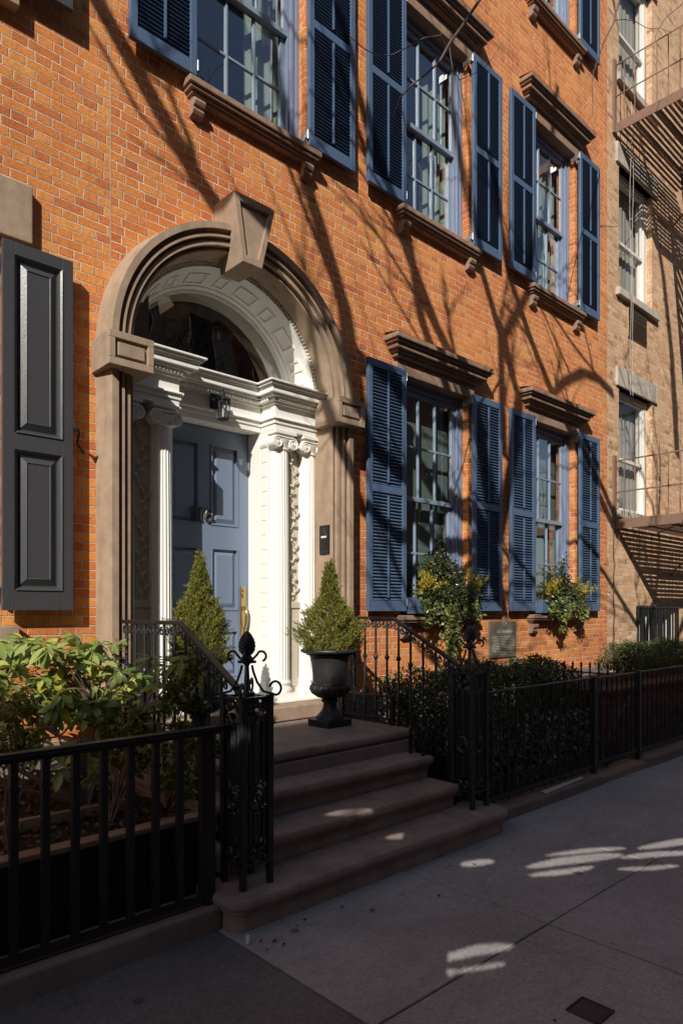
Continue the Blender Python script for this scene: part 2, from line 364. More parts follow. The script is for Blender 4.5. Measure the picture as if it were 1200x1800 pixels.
# ================================================================== SETTING
def setting():
    mb = MB(); mb.box(-70, 90, -70, 60, -.40, -.30)
    struct('ground', mb, M['joint'])
    # sidewalk slabs with real joints
    mb = MB(); ys = [-1.62, -2.915, -4.2, -5.05]; xs = [1.875]+[1.875+1.268*i for i in range(1, 24)]
    for i in range(len(xs)-1):
        for j in range(3):
            g = .005
            z = 0.0+random.uniform(-.003, .003)
            mb.box(xs[i]+g, xs[i+1]-g, ys[j+1]+g, ys[j]-g, -.12, z)
    struct('sidewalk', mb, M['concrete'], bevel=.006)
    mb = MB(); mb.box(-30, 1.862, -5.05, -1.62, -.12, -.004)
    struct('old_sidewalk', mb, M['oldpave'])
    mb = MB(); mb.box(-30, 40, -5.06, -1.0, -.29, -.03); struct('pavement_bedding', mb, M['joint'])
    mb = MB()
    for i in range(36): mb.box(-30+2*i+.004, -28+2*i-.004, -5.26, -5.064, -.28, .0)
    struct('kerb', mb, M['greystone'], bevel=.015)
    mb = MB(); mb.box(-60, 80, -12, -5.264, -.29, -.15); struct('street', mb, M['asphalt'])
    mb = MB(); mb.box(-60, 80, -15.2, -12.004, -.29, 0); struct('far_sidewalk', mb, M['concrete'])
    # garden coping kerb under the fences
    mb = MB(); mb.box(-6, 1.90, -1.83, -1.60, -.1, .115); struct('garden_kerb', mb, M['plinthstone'], bevel=.015)
    mb = MB(); mb.box(4.28, 6.03, -1.80, -1.58, -.1, .085); mb.box(6.97, 22, -1.80, -1.58, -.1, .10)
    struct('garden_kerb', mb, M['plinthstone'], bevel=.015)
    mb = MB(); mb.box(6.034, 6.966, -1.79, -1.56, -.1, .07); struct('gate_step', mb, M['sillstone'], bevel=.012)
    # front yard grounds
    mb = MB(); mb.box(4.3, 6.9, -1.58, -.05, -.2, .05); struct('yard_soil', mb, M['soil'])
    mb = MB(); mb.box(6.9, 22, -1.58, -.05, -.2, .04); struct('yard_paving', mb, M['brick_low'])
setting()

# ================================================================== HOUSES
XC = 3.22; ZS = 3.51
def wall_sheet(mb, x0, x1, z0, z1, holes, depth=.11, y=0.):
    xs = sorted({x0, x1, *[h[0] for h in holes], *[h[1] for h in holes]}); zs = sorted({z0, z1, *[h[2] for h in holes], *[h[3] for h in holes]})
    for i in range(len(xs)-1):
        for j in range(len(zs)-1):
            cx, cz = (xs[i]+xs[i+1])/2, (zs[j]+zs[j+1])/2
            if any(h[0] < cx < h[1] and h[2] < cz < h[3] for h in holes): continue
            mb.quad((xs[i], y, zs[j]), (xs[i+1], y, zs[j]), (xs[i+1], y, zs[j+1]), (xs[i], y, zs[j+1]))
    for h in holes:
        if len(h) > 4: continue
        a, b, c, d = h; e = y+depth
        mb.quad((a, y, c), (a, y, d), (a, e, d), (a, e, c)); mb.quad((b, y, c), (b, e, c), (b, e, d), (b, y, d))
        mb.quad((a, y, d), (b, y, d), (b, e, d), (a, e, d)); mb.quad((a, y, c), (a, e, c), (b, e, c), (b, y, c))

def hood(parent, cx, z, mat, hw=.66, tag_=True):
    """brownstone lintel slab with a moulded cornice hood"""
    mb = MB(); mb.box(cx-hw, cx+hw, -.025, .10, z-.02, z+.125)
    lin = mb.build('window_lintel', mat, parent, bevel=.006)
    mb = MB()
    for (p, z0, z1) in ((.075, .125, .16), (.10, .16, .185), (.135, .185, .235), (.165, .235, .26), (.19, .26, .315)):
        e = p-.025
        mb.box(cx-hw-e, cx+hw+e, -p, .02, z+z0+.001, z+z1)
    # weathered sloping top
    e = .165
    mb.add([(cx-hw-e, -.19, z+.315), (cx+hw+e, -.19, z+.315), (cx+hw+e, 0, z+.345), (cx-hw-e, 0, z+.345)], [(0, 1, 2, 3)])
    mb.build('hood_cornice', mat, lin, bevel=.010)
def sill(parent, cx, z, mat, hw=.675):
    mb = MB()
    for (p, z0, z1) in ((.13, -.052, 0), (.11, -.078, -.052), (.085, -.102, -.078), (.065, -.122, -.102)):
        e = p-.13
        mb.box(cx-hw-e, cx+hw+e, -p, .12, z+z0, z+z1-.001)
    sl = mb.build('window_sill', mat, parent, bevel=.008)
    for sx in (-1, 1):
        mb = MB(); bx = cx+sx*(hw-.115)
        mb.prism([(0, -.122), (-.085, -.124), (-.095, -.150), (-.080, -.178), (-.062, -.186), (-.070, -.208), (-.05, -.238), (0, -.25)], bx-.05, bx+.05, 'x')
        mb.v = [(x, y, zz+z) for x, y, zz in mb.v]
        mb.build('bracket', mat, sl, bevel=.005)

def shutter(parent, x0, x1, z0, z1, mats=('shutter', 'slat'), mid=.5, hinge=0):
    y0, y1 = -.062, -.10
    st, tr, br, mr = .058, .075, .105, .075
    zm = z0+(z1-z0)*mid
    mb = MB()
    mb.box(x0, x0+st, y0, y1, z0, z1); mb.box(x1-st, x1, y0, y1, z0, z1)
    mb.box(x0+st, x1-st, y0-.001, y1+.001, z1-tr, z1-.001); mb.box(x0+st, x1-st, y0-.001, y1+.001, z0+.001, z0+br); mb.box(x0+st, x1-st, y0-.001, y1+.001, zm-mr/2, zm+mr/2)
    f = mb.build('shutter', M[mats[0]], parent, bevel=.004)
    R = Matrix.Rotation(math.radians(38), 3, 'X')
    for a, b in ((z0+br, zm-mr/2), (zm+mr/2, z1-tr)):
        mb = MB(); n = int((b-a)/.033); dz = (b-a)/n
        for i in range(n):
            mb.cbox(((x0+x1)/2, (y0+y1)/2+.004, a+dz*(i+.5)), (x1-x0-2*st+.008, .036, .009), R)
        mb.box(x0+st-.004, x1-st+.004, y0-.004, y0+.004, a, b)
        mb.build('louvers', M[mats[1]], f)
        mb = MB(); mb.box((x0+x1)/2-.008, (x0+x1)/2+.008, y1-.012, y1+.004, a+.03, b-.02)
        mb.build('tilt_rod', M[mats[0]], f)
    if hinge:
        hx = x0 if hinge < 0 else x1
        for z in (z0+.06, z1-.10):
            mb = MB(); mb.box(hx-.03*(1 if hinge < 0 else -1), hx, -.085, -.02, z, z+.06)
            mb.tube([(hx+.012*hinge, -.09, z-.01), (hx+.012*hinge, -.09, z+.07)], .009, 8)
            mb.box(hx+.02*hinge, hx+.034*hinge, -.07, .03, z-.02, z+.03)
            mb.build('hinge', M['steel'], f)
    return f

def sash(parent, x0, x1, z0, z1, y, cols, rows, mat, glass='glass', name='sash', bar=.011, st=.045):
    mb = MB()
    mb.box(x0, x0+st, y, y+.04, z0, z1); mb.box(x1-st, x1, y, y+.04, z0, z1)
    mb.box(x0+st, x1-st, y+.001, y+.039, z0, z0+.05); mb.box(x0+st, x1-st, y+.001, y+.039, z1-.045, z1-.001)
    X0, X1, Z0, Z1 = x0+st, x1-st, z0+.05, z1-.045
    for i in range(1, cols): x = X0+(X1-X0)*i/cols; mb.box(x-bar, x+bar, y+.004, y+.036, Z0, Z1)
    for j in range(1, rows): z = Z0+(Z1-Z0)*j/rows; mb.box(X0, X1, y+.006, y+.034, z-bar, z+bar)
    s = mb.build(name, mat, parent, bevel=.003)
    mb = MB()
    for i in range(cols):
        for j in range(rows):
            a, b = X0+(X1-X0)*i/cols, X0+(X1-X0)*(i+1)/cols; c, d = Z0+(Z1-Z0)*j/rows, Z0+(Z1-Z0)*(j+1)/rows
            t1, t2 = random.uniform(-.0025, .0025), random.uniform(-.0025, .0025)   # old panes are never quite true
            mb.quad((a, y+.02+t1, c), (b, y+.02-t1, c), (b, y+.02-t1+t2, d), (a, y+.02+t1+t2, d))
    mb.build('pane', M[glass], s)
    return s

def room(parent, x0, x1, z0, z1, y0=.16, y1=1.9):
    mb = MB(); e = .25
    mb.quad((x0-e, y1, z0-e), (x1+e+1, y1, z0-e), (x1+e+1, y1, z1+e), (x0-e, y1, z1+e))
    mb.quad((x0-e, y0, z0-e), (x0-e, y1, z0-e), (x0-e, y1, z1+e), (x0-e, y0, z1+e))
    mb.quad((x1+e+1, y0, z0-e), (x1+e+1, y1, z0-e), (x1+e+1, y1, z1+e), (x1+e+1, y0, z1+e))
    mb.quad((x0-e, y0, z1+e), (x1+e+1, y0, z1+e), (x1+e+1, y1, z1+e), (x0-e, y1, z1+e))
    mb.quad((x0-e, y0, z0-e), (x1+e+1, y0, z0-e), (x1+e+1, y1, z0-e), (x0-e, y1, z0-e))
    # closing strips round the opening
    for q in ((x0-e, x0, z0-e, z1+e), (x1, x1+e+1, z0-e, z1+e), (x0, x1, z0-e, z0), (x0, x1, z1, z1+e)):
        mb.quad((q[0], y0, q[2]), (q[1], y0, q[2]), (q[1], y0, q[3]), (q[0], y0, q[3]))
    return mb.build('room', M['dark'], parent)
def curtain(parent, x0, x1, z0, z1, y, mat, amp=.03, waves=7, name='curtain'):
    mb = MB(); n = 48
    for i in range(n+1):
        t = i/n; x = x0+(x1-x0)*t
        for z in (z0, z1):
            mb.v.append((x, y+amp*math.sin(waves*2*PI*t)+.3*amp*math.sin(17*t+z), z))
    mb.f = [(2*i, 2*i+2, 2*i+3, 2*i+1) for i in range(n)]
    return mb.build(name, mat, parent, smooth=True)

def blue_window(house, cx, z0, z1, sill_z, ground, hw=.58):
    x0, x1 = cx-hw, cx+hw
    mb = MB()   # moulded casing in the brick reveal
    for sx in (-1, 1):
        a = cx+sx*hw
        for (w0, w1, ya) in ((0, .035, .085), (.035, .055, .105), (.055, .085, .095), (.085, .105, .125)):
            mb.box(a-sx*w0, a-sx*w1, ya, .20, z0, z1)
    for (w0, w1, ya) in ((0, .035, .085), (.035, .055, .105), (.055, .085, .095), (.085, .105, .125)):
        mb.box(x0+.105, x1-.105, ya+.001, .20, z1-w0, z1-w1)
    mb.box(x0+.105, x1-.105, .06, .22, z0-.01, z0+.045)
    w = mb.build('window', M['casing'], house, bevel=.003)
    a, b = x0+.105, x1-.105; zm = (z0+z1)/2+.0
    sash(w, a+.001, b-.001, zm-.03, z1-.105, .125, 3, 2, M['sash'], name='upper_sash')
    sash(w, a+.001, b-.001, z0+.045, zm+.03, .170, 3, 2, M['sash'], name='lower_sash')
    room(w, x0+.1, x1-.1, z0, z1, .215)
    if ground:
        mb = MB(); mb.quad((a, .30, z0+.3), (b+.1, .30, z0+.3), (b+.1, .30, z1), (a, .30, z1)); mb.build('roller_shade', M['shade'], w)
    else:
        curtain(w, b-.36, b+.06, z0, z1, .30, M['curtain'], .014, 4)
        curtain(w, a-.05, a+.10, z0, z1, .33, M['curtain'], .012, 2)
        mb = MB(); mb.quad((a-.1, .75, z0), (b+.4, .75, z0), (b+.4, .75, z1), (a-.1, .75, z1)); mb.build('inner_shade', M['dark'], w)
    return w

def townhouse():
    H = thing('brick_townhouse', 'orange brick townhouse with blue louvered shutters, brown arched doorway and white columns', 'house', (XC, 0, 0))
    x0, x1, zt = 2.14, 9.81, 13.2
    cxs = (3.39, 5.83, 8.28); hw = .58
    holes = [(c-hw, c+hw, 1.56, 4.06) for c in cxs[1:]]+[(c-hw, c+hw, 5.74, 7.95) for c in cxs]+[(c-hw, c+hw, 9.42, 11.3) for c in cxs]
    mb = MB(); R0 = 1.06
    wall_sheet(mb, x0, x1, .78, zt, holes+[(x0, XC+R0, .78, 4.75, 0)])
    n = 32
    for i in range(n):
        xa, xb = XC-R0+2*R0*i/n, XC-R0+2*R0*(i+1)/n
        if xb <= x0: continue
        xa = max(xa, x0)
        za, zb = (ZS+math.sqrt(max(0, R0**2-(x-XC)**2)) for x in (xa, xb))
        mb.quad((xa, 0, za), (xb, 0, zb), (xb, 0, 4.75), (xa, 0, 4.75))
    if XC-R0 > x0: mb.quad((x0, 0, 3.5), (XC-R0, 0, 3.5), (XC-R0, 0, 4.75), (x0, 0, 4.75))
    wall = mb.build('wall', M['brick'], H)
    mb = MB(); mb.box(XC+1.1, x1, -.05, .3, -.1, .777); mb.build('plinth', M['plinthstone'], H, bevel=.01)
    # body of the house: sides, back and roof
    mb = MB(); mb.quad((x0, 11, 0), (x1, 11, 0), (x1, 11, zt), (x0, 11, zt)); mb.quad((x0, 0, zt), (x1, 0, zt), (x1, 11, zt), (x0, 11, zt))
    mb.quad((x0, .02, 0), (x0, 11, 0), (x0, 11, zt), (x0, .02, zt)); mb.quad((x1, .02, 0), (x1, 11, 0), (x1, 11, zt), (x1, .02, zt))
    mb.build('roof', M['dark'], H)
    for c in cxs[1:]:
        blue_window(H, c, 1.56, 4.06, 1.56, True)
        hood(H, c, 4.06, M['sillstone']); sill(H, c, 1.55, M['sillstone'])
        shutter(H, c-hw-.015-.55, c-hw-.015, 1.59, 4.06, mid=.49, hinge=1); shutter(H, c+hw-.03, c+hw+.535, 1.59, 4.06, mid=.49, hinge=-1)
    for c in cxs:
        blue_window(H, c, 5.74, 7.95, 5.74, False)
        hood(H, c, 7.95, M['sillstone']); sill(H, c, 5.73, M['sillstone'])
        shutter(H, c-hw-.015-.55, c-hw-.015, 5.76, 7.95, mid=.51, hinge=1); shutter(H, c+hw-.03, c+hw+.535, 5.76, 7.95, mid=.51, hinge=-1)
    for c in cxs:
        blue_window(H, c, 9.42, 11.3, 9.42, False)
        sill(H, c, 9.41, M['sillstone'])
        if c > 5: shutter(H, c-hw-.015-.55, c-hw-.015, 9.44, 11.3, mid=.51, hinge=1); shutter(H, c+hw-.03, c+hw+.535, 9.44, 11.3, mid=.51, hinge=-1)
    doorway(H)
    return H

def ring(mb, prof, a0, a1, n, xc=XC, zc=ZS):
    k = len(prof); o = len(mb.v)
    for i in range(n+1):
        a = a0+(a1-a0)*i/n
        for r, y in prof: mb.v.append((xc+r*math.cos(a), y, zc+r*math.sin(a)))
    mb.f += [(o+i*k+j, o+i*k+j+1, o+(i+1)*k+j+1, o+(i+1)*k+j) for i in range(n) for j in range(k-1)]
def upright(mb, prof, sx, z0, z1):
    k = len(prof); o = len(mb.v)
    for z in (z0, z1):
        for r, y in prof: mb.v.append((XC+sx*r, y, z))
    mb.f += [(o+j, o+j+1, o+k+j+1, o+k+j) for j in range(k-1)]
STONE = [(1.192, .02), (1.188, -.01), (1.160, -.205), (1.112, -.205), (1.109, -.150), (1.078, -.150), (1.075, -.184), (1.058, -.184), (1.055, -.130), (1.039, -.130), (1.036, -.160), (1.004, -.160), (1.001, -.095), (.986, -.095), (.983, -.128), (.970, -.128), (.962, -.105), (.962, .14)]

def column(H, dx, y=.185, z0=.80, z1=3.21, r=.098):
    x = XC+dx; zb = z0+.17; zc = z1-.135
    mb = MB(); prof = []; nz = 14
    for i in range(nz+1):
        t = i/nz; prof.append((r*(1-.14*t**1.6), zb+(zc-zb)*t))
    def fl(a, h, i):
        q = (a*20/(2*PI)) % 1.0
        return 1-.085*max(0., math.sin(PI*min(1., max(0., (q-.12)/.76))))**.6
    mb.lathe(prof, (x, y, 0), 160, fl)
    c = mb.build('column', M['white'], H, smooth=True)
    mb = MB(); mb.box(x-r*1.28, x+r*1.28, y-r*1.28, y+r*1.28, z0, z0+.055)
    mb.lathe([(r*1.2, z0+.055), (r*1.27, z0+.07), (r*1.27, z0+.085), (r*1.17, z0+.10), (r*1.08, z0+.112), (r*1.06, z0+.125), (r*1.14, z0+.135), (r*1.15, z0+.148), (r*1.06, z0+.16), (r, z0+.172)], (x, y, 0), 40)
    mb.build('column_base', M['white'], c, smooth=True)
    mb = MB(); rt = r*.86
    mb.lathe([(rt, zc-.03), (rt*1.1, zc-.025), (rt*1.1, zc-.015), (rt, zc-.01), (rt, zc), (rt*1.25, zc+.03), (rt*1.35, zc+.055)], (x, y, 0), 40)
    mb.box(x-.118, x+.118, y-.118, y+.118, z1-.028, z1-.002)
    mb.box(x-.10, x+.10, y-.085, y+.085, zc+.055, z1-.028)
    for yy, s in ((y-.105, -1), (y+.105, 1)):
        for sx in (-1, 1):
            vx, vz, R = x+sx*.086, zc+.028, .054
            mb.lathe([(R*.94, -.09 if s < 0 else -.0), (R*.94, .0 if s < 0 else .09)], (vx, yy+(.094 if s < 0 else -.094), vz), 24, axis='y')
            pts = []
            for i in range(46):
                a = i/45*2.25*2*PI; rr = R*(1-.82*i/45)
                pts.append((vx+sx*rr*math.sin(a), yy, vz+rr*math.cos(a)))
            mb.tube(pts, [.0085*(1-.5*i/45) for i in range(46)], 6)
            mb.lathe([(.012, -.012), (.010, .012)], (vx, yy, vz), 12, axis='y')
        mb.tube([(x-.086, yy, zc+.082), (x, yy, zc+.078), (x+.086, yy, zc+.082)], .0085, 6)
        for k in range(-2, 3):      # egg ornaments between the scrolls
            mb.lathe([(.002, -.018), (.010, -.008), (.011, .004), (.004, .014)], (x+k*.021, yy+.012, zc+.052), 8)
    mb.build('capital', M['white'], c, smooth=True)
    return c

def doorway(H):
    S = bpy.data.objects
    mb = MB()
    ring(mb, STONE, 0, PI, 96)
    arch = mb.build('stone_arch', M['brownstone'], H, smooth=True)
    for sx in (-1, 1):
        mb = MB(); upright(mb, STONE, sx, .66, 3.282)
        mb.build('stone_pilaster', M['brownstone'], H)
        mb = MB(); a, b = XC+sx*.892, XC+sx*1.222; c, d = min(a, b), max(a, b)
        mb.box(c, d, -.27, .03, 3.28, 3.515)
        bl = mb.build('impost_block', M['brownstone'], H, bevel=.006)
        mb = MB(); m1, m2 = .045, .05      # raised border round a sunk panel
        for q in ((c, d, 3.28, 3.28+m2), (c, d, 3.515-m2, 3.515), (c, c+m1, 3.28+m2, 3.515-m2), (d-m1, d, 3.28+m2, 3.515-m2)):
            mb.box(q[0], q[1], -.295, -.269, q[2], q[3])
        mb.box(c+m1+.022, d-m1-.022, -.288, -.267, 3.28+m2+.022, 3.515-m2-.022)
        mb.build('raised_panel', M['brownstone'], bl, bevel=.004)
        mb = MB(); upright(mb, [(1.21, .02), (1.20, -.245), (.94, -.245), (.94, .1)], sx, .66, .86)
        mb.add([(XC+sx*1.21, .02, .86), (XC+sx*1.20, -.245, .86), (XC+sx*.94, -.245, .86), (XC+sx*.94, .02, .86)], [(0, 1, 2, 3)])
        mb.build('pilaster_base', M['brownstone'], H, bevel=.008)
    # keystone
    KX, BX = XC-.022, XC-.044
    o = [(BX-.092, 4.345), (BX+.092, 4.345), (KX+.2, 4.87), (KX-.2, 4.87)]; i_ = [(BX-.058, 4.405), (BX+.058, 4.405), (KX+.142, 4.81), (KX-.142, 4.81)]
    mb = MB(); mb.prism(o, .02, -.275); kb = mb.build('keystone', M['brownstone'], H, bevel=.005)
    mb = MB()
    for k in range(4):
        q = [o[k], o[(k+1) % 4], i_[(k+1) % 4], i_[k]]; mb.prism(q, -.274, -.302)
    mb.build('raised_border', M['brownstone'], kb, bevel=.003)
    # white wooden arch: ornamented edge, coffered soffit, inner ring
    mb = MB()
    ring(mb, [(.97, .10), (.965, .075), (.955, .068), (.942, .085), (.932, .07), (.923, .066), (.915, .08), (.912, .10), (.912, .12), (.862, .32), (.852, .315), (.842, .325), (.836, .38)], 0, PI, 72)
    wa = mb.build('wooden_arch', M['white'], H, smooth=True)
    mb = MB(); n = 92
    for i in range(n):      # egg and dart along the edge
        a = PI*(i+.5)/n; R = Matrix.Rotation(-(a-PI/2), 3, 'Y')
        mb.cbox((XC+.953*math.cos(a), .066, ZS+.953*math.sin(a)), (.015, .014, .022), R)
        mb.cbox((XC+.927*math.cos(a), .068, ZS+.927*math.sin(a)), (.011, .012, .014), R)
    mb.build('egg_moulding', M['white'], wa, bevel=.003)
    n = 11
    def sof(a, t, lift):       # point on the conical soffit
        r = .912-.050*t-lift; y = .12+.20*t
        return (XC+r*math.cos(a), y-lift*.3, ZS+r*math.sin(a))
    for i in range(n):
        wide = .112 if i % 2 == 0 else .058
        ac = PI*(i+.5)/n; mb = MB()
        for (da0, da1, t0, t1) in ((-wide, wide, .16, .24), (-wide, wide, .76, .84), (-wide, -wide+.018, .24, .76), (wide-.018, wide, .24, .76)):
            k = 6; o_ = len(mb.v)
            for j in range(k+1):
                a = ac+da0+(da1-da0)*j/k
                mb.v += [sof(a, t0, 0), sof(a, t0, .011), sof(a, t1, .011), sof(a, t1, 0)]
            mb.f += [(o_+4*j+m, o_+4*j+m+1, o_+4*j+m+5, o_+4*j+m+4) for j in range(k) for m in range(3)]
            mb.f += [(o_, o_+1, o_+2, o_+3), (o_+4*k, o_+4*k+3, o_+4*k+2, o_+4*k+1)]
        mb.build('soffit_coffer', M['white'], wa)
    # fanlight
    mb = MB(); ring(mb, [(.84, .36), (.84, .345), (.815, .345), (.815, .38)], 0, PI, 60); mb.box(XC-.84, XC+.84, .34, .40, 3.45, 3.60)
    fl = mb.build('fanlight', M['white'], H, smooth=True)
    mb = MB(); n = 40
    vs = [(XC, .365, 3.55)]+[(XC+.83*math.cos(PI*i/n), .365, ZS+.83*math.sin(PI*i/n)) for i in range(n+1)]
    mb.add(vs, [(0, i+1, i+2) for i in range(n)]); mb.build('pane', M['glass'], fl)
    mb = MB(); ring(mb, [(.83, .40), (.79, .50)], 0, PI, 40); mb.build('inner_ring', M['beige'], fl, smooth=True)
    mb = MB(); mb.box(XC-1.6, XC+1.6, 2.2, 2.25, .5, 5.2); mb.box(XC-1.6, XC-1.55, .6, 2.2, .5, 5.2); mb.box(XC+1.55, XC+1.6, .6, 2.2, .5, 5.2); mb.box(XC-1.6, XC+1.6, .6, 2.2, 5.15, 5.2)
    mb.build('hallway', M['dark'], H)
    # masking wall behind the door case
    mb = MB(); mb.box(XC-1.04, XC-.49, .40, .60, .66, 3.50); mb.box(XC+.49, XC+1.04, .40, .60, .66, 3.50); mb.box(XC-.6, XC+.6, .40, .6, 3.225, 3.50)
    mb.build('door_frame', M['white'], H, bevel=.004)
    # jambs between door and inner columns
    for sx in (-1, 1):
        mb = MB(); a = XC+sx*.465
        mb.box(a, a+sx*.05, .30, .56, .80, 3.22)
        mb.box(a+sx*.01, a+sx*.05, .20, .299, .80, 3.21)
        j = mb.build('door_jamb', M['white'], H, bevel=.004)
        mb = MB()
        for k in range(18): mb.box(a+sx*.004, a+sx*.02, .205, .295, .84+k*.131, .84+k*.131+.125)
        mb.build('jamb_blocks', M['white'], j, bevel=.004)
        column(H, sx*.59); column(H, sx*.915)
        # sidelight panel between the columns: glazed top with a carved vine, solid foot
        c = XC+sx*.75
        mb = MB(); mb.box(c-.12, c+.12, .195, .39, .80, 3.21); mb.box(c-.12, c+.12, .172, .196, .80, 1.62); mb.box(c-.05, c+.05, .164, .173, .90, 1.52); mb.box(c-.12, c+.12, .158, .196, 1.62, 1.68)
        sd = mb.build('sidelight', M['beige'], H, bevel=.004)
        mb = MB(); pts = [(c+.028*math.sin(k*.55), .182, 1.70+k*.03) for k in range(50)]; mb.tube(pts, .007, 6)
        for k in range(30):
            z = 1.72+k*.05; s_ = 1 if k % 2 else -1
            p = Vector((c+.028*math.sin((z-1.7)/.03*.55), .180, z))
            q = p+Vector((s_*.045, -.012, .04))
            mb.tube([p, (p+q)/2+Vector((0, -.012, .008)), q], [.004, .014, .003], 5)
        mb.build('carved_vine', M['beige'], sd, smooth=True)
    # entablature, breaking forward over the column pairs
    def layers(mb, x0, x1, f, el, er):
        """f: frieze front y; el/er: whether the left/right end returns"""
        L = [(3.212, 3.262, 0), (3.262, 3.300, .012), (3.300, 3.322, .028), (3.322, 3.432, 0), (3.432, 3.452, .02), (3.452, 3.482, .045), (3.482, 3.502, .08), (3.502, 3.545, .11), (3.545, 3.560, .12), (3.560, 3.580, .14), (3.580, 3.598, .16)]
        for z0, z1, p in L:
            mb.box(x0-(p*el), x1+(p*er), f-p, .41, z0+.0004, z1)
    mb = MB()
    layers(mb, XC-.958, XC-.475, .085, 0, 1); layers(mb, XC+.475, XC+.958, .085, 1, 0)
    layers(mb, XC-.47, XC+.47, .29, 0, 0)
    en = mb.build('entablature', M['white'], H, bevel=.004)
    mb = MB()
    def beads(xa, xb, y, z, step, sz):
        n = max(1, int((xb-xa)/step))
        for i in range(n): mb.cbox((xa+(i+.5)*(xb-xa)/n, y, z), sz)
    for (xa, xb, f) in ((XC-.95, XC-.47, .085), (XC+.47, XC+.95, .085), (XC-.44, XC+.44, .29)):
        mb = MB(); beads(xa, xb, f-.030, 3.311, .017, (.011, .012, .015)); mb.build('bead_moulding', M['white'], en, bevel=.003)
        mb = MB(); beads(xa, xb, f-.052, 3.466, .030, (.017, .03, .024)); mb.build('egg_moulding', M['white'], en, bevel=.003)
    for sx in (-1, 1):
        mb = MB()
        for i in range(5): mb.cbox((XC+sx*.42, .115+i*.035, 3.466), (.03, .017, .024))
        for i in range(8): mb.cbox((XC+sx*.445, .11+i*.022, 3.311), (.012, .011, .015))
        mb.build('bead_moulding', M['white'], en, bevel=.003)
    # door
    x0, x1, z0, z1, y = XC-.463, XC+.463, .80, 3.215, .50
    mb = MB(); mb.box(x0, x1, y, y+.05, z0, z1)
    st, ms = .115, .12
    px = [(x0+st, XC-ms/2), (XC+ms/2, x1-st)]; pz = [(z0+.20, z0+.62), (z0+.80, z0+1.36), (z0+1.56, z1-.14)]
    xs = sorted({x0, x1, *[a for p in px for a in p]}); zs = sorted({z0, z1, *[a for p in pz for a in p]})
    for i in range(len(xs)-1):
        for k in range(len(zs)-1):
            cx, cz = (xs[i]+xs[i+1])/2, (zs[k]+zs[k+1])/2
            if any(a < cx < b for a, b in px) and any(a < cz < b for a, b in pz): continue
            mb.box(xs[i], xs[i+1], y-.022, y+.001, zs[k], zs[k+1])
    d = mb.build('door', M['door'], H)
    for a, b in px:
        for c, e in pz:
            mb = MB(); m = .03; q = .062
            mb.box(a, a+.014, y-.030, y, c, e); mb.box(b-.014, b, y-.030, y, c, e); mb.box(a+.014, b-.014, y-.030, y, c, c+.014); mb.box(a+.014, b-.014, y-.030, y, e-.014, e)
            P0 = [(a+m, y-.002, c+m), (b-m, y-.002, c+m), (b-m, y-.002, e-m), (a+m, y-.002, e-m)]
            P1 = [(a+q, y-.020, c+q), (b-q, y-.020, c+q), (b-q, y-.020, e-q), (a+q, y-.020, e-q)]
            mb.add(P0+P1, [(0, 1, 5, 4), (1, 2, 6, 5), (2, 3, 7, 6), (3, 0, 4, 7), (4, 5, 6, 7)])
            mb.build('door_panel', M['door'], d)
    # brass: handle set, letterbox, number
    mb = MB(); hx = x1-.062; mb.box(hx-.030, hx+.030, y-.034, y-.022, 1.36, 1.82)
    hs = mb.build('door_handle', M['brass'], d, bevel=.004)
    mb = MB(); mb.box(hx-.015, hx+.015, y-.046, y-.033, 1.715, 1.76); mb.lathe([(.016, -.012), (.016, 0)], (hx, y-.034, 1.785), 14, axis='y'); mb.build('lock', M['brass'], hs, bevel=.003)
    mb = MB(); mb.tube([(hx, y-.034, 1.615), (hx, y-.075, 1.61), (hx, y-.085, 1.57), (hx, y-.075, 1.49), (hx, y-.05, 1.42), (hx, y-.036, 1.40)], [.011, .012, .015, .013, .010, .014], 10)
    mb.tube([(hx-.012, y-.06, 1.635), (hx+.014, y-.062, 1.628)], .009, 8); mb.build('grip', M['brass'], hs, smooth=True)
    mb = MB(); mb.box(XC-.135, XC+.135, y-.036, y-.021, 1.475, 1.565); lb = mb.build('letterbox', M['brass'], d, bevel=.004)
    mb = MB(); mb.box(XC-.112, XC+.112, y-.044, y-.035, 1.492, 1.548); mb.build('flap', M['bronze'], lb, bevel=.005)
    mb = MB(); zb = 2.385; h = .12; yn = y-.030
    def one(cx):
        mb.box(cx-.012, cx+.012, yn-.012, yn, zb, zb+h); mb.box(cx-.022, cx+.022, yn-.0115, yn, zb, zb+.010)
        mb.prism([(cx-.010, zb+h), (cx-.024, zb+h-.018), (cx-.024, zb+h-.028), (cx-.010, zb+h-.018)], yn-.0115, yn)
    one(XC-.135); one(XC-.055)
    cx = XC+.030; rr = .031
    mb.tube([(cx+rr*math.cos(a), yn-.006, zb+.033+.033*math.sin(a)) for a in [2*PI*i/24 for i in range(25)]], .0100, 6, cap=False)
    mb.tube([(cx-rr, yn-.006, zb+.035), (cx-rr*.95, yn-.006, zb+.07), (cx-rr*.55, yn-.006, zb+.105), (cx+.004, yn-.006, zb+.120), (cx+rr*.8, yn-.006, zb+.112)], [.011, .011, .010, .009, .011], 6)
    mb.build('house_number', M['darkbronze'], d)
    # thresholds
    mb = MB(); mb.box(XC-.95, XC+.95, -.20, .62, .66, .782)
    mb.build('door_step', M['brownstone'], H, bevel=.012)
    mb = MB(); mb.box(XC-.945, XC+.945, -.02, .55, .783, .803); mb.build('threshold', M['white'], H, bevel=.006)
townhouse()

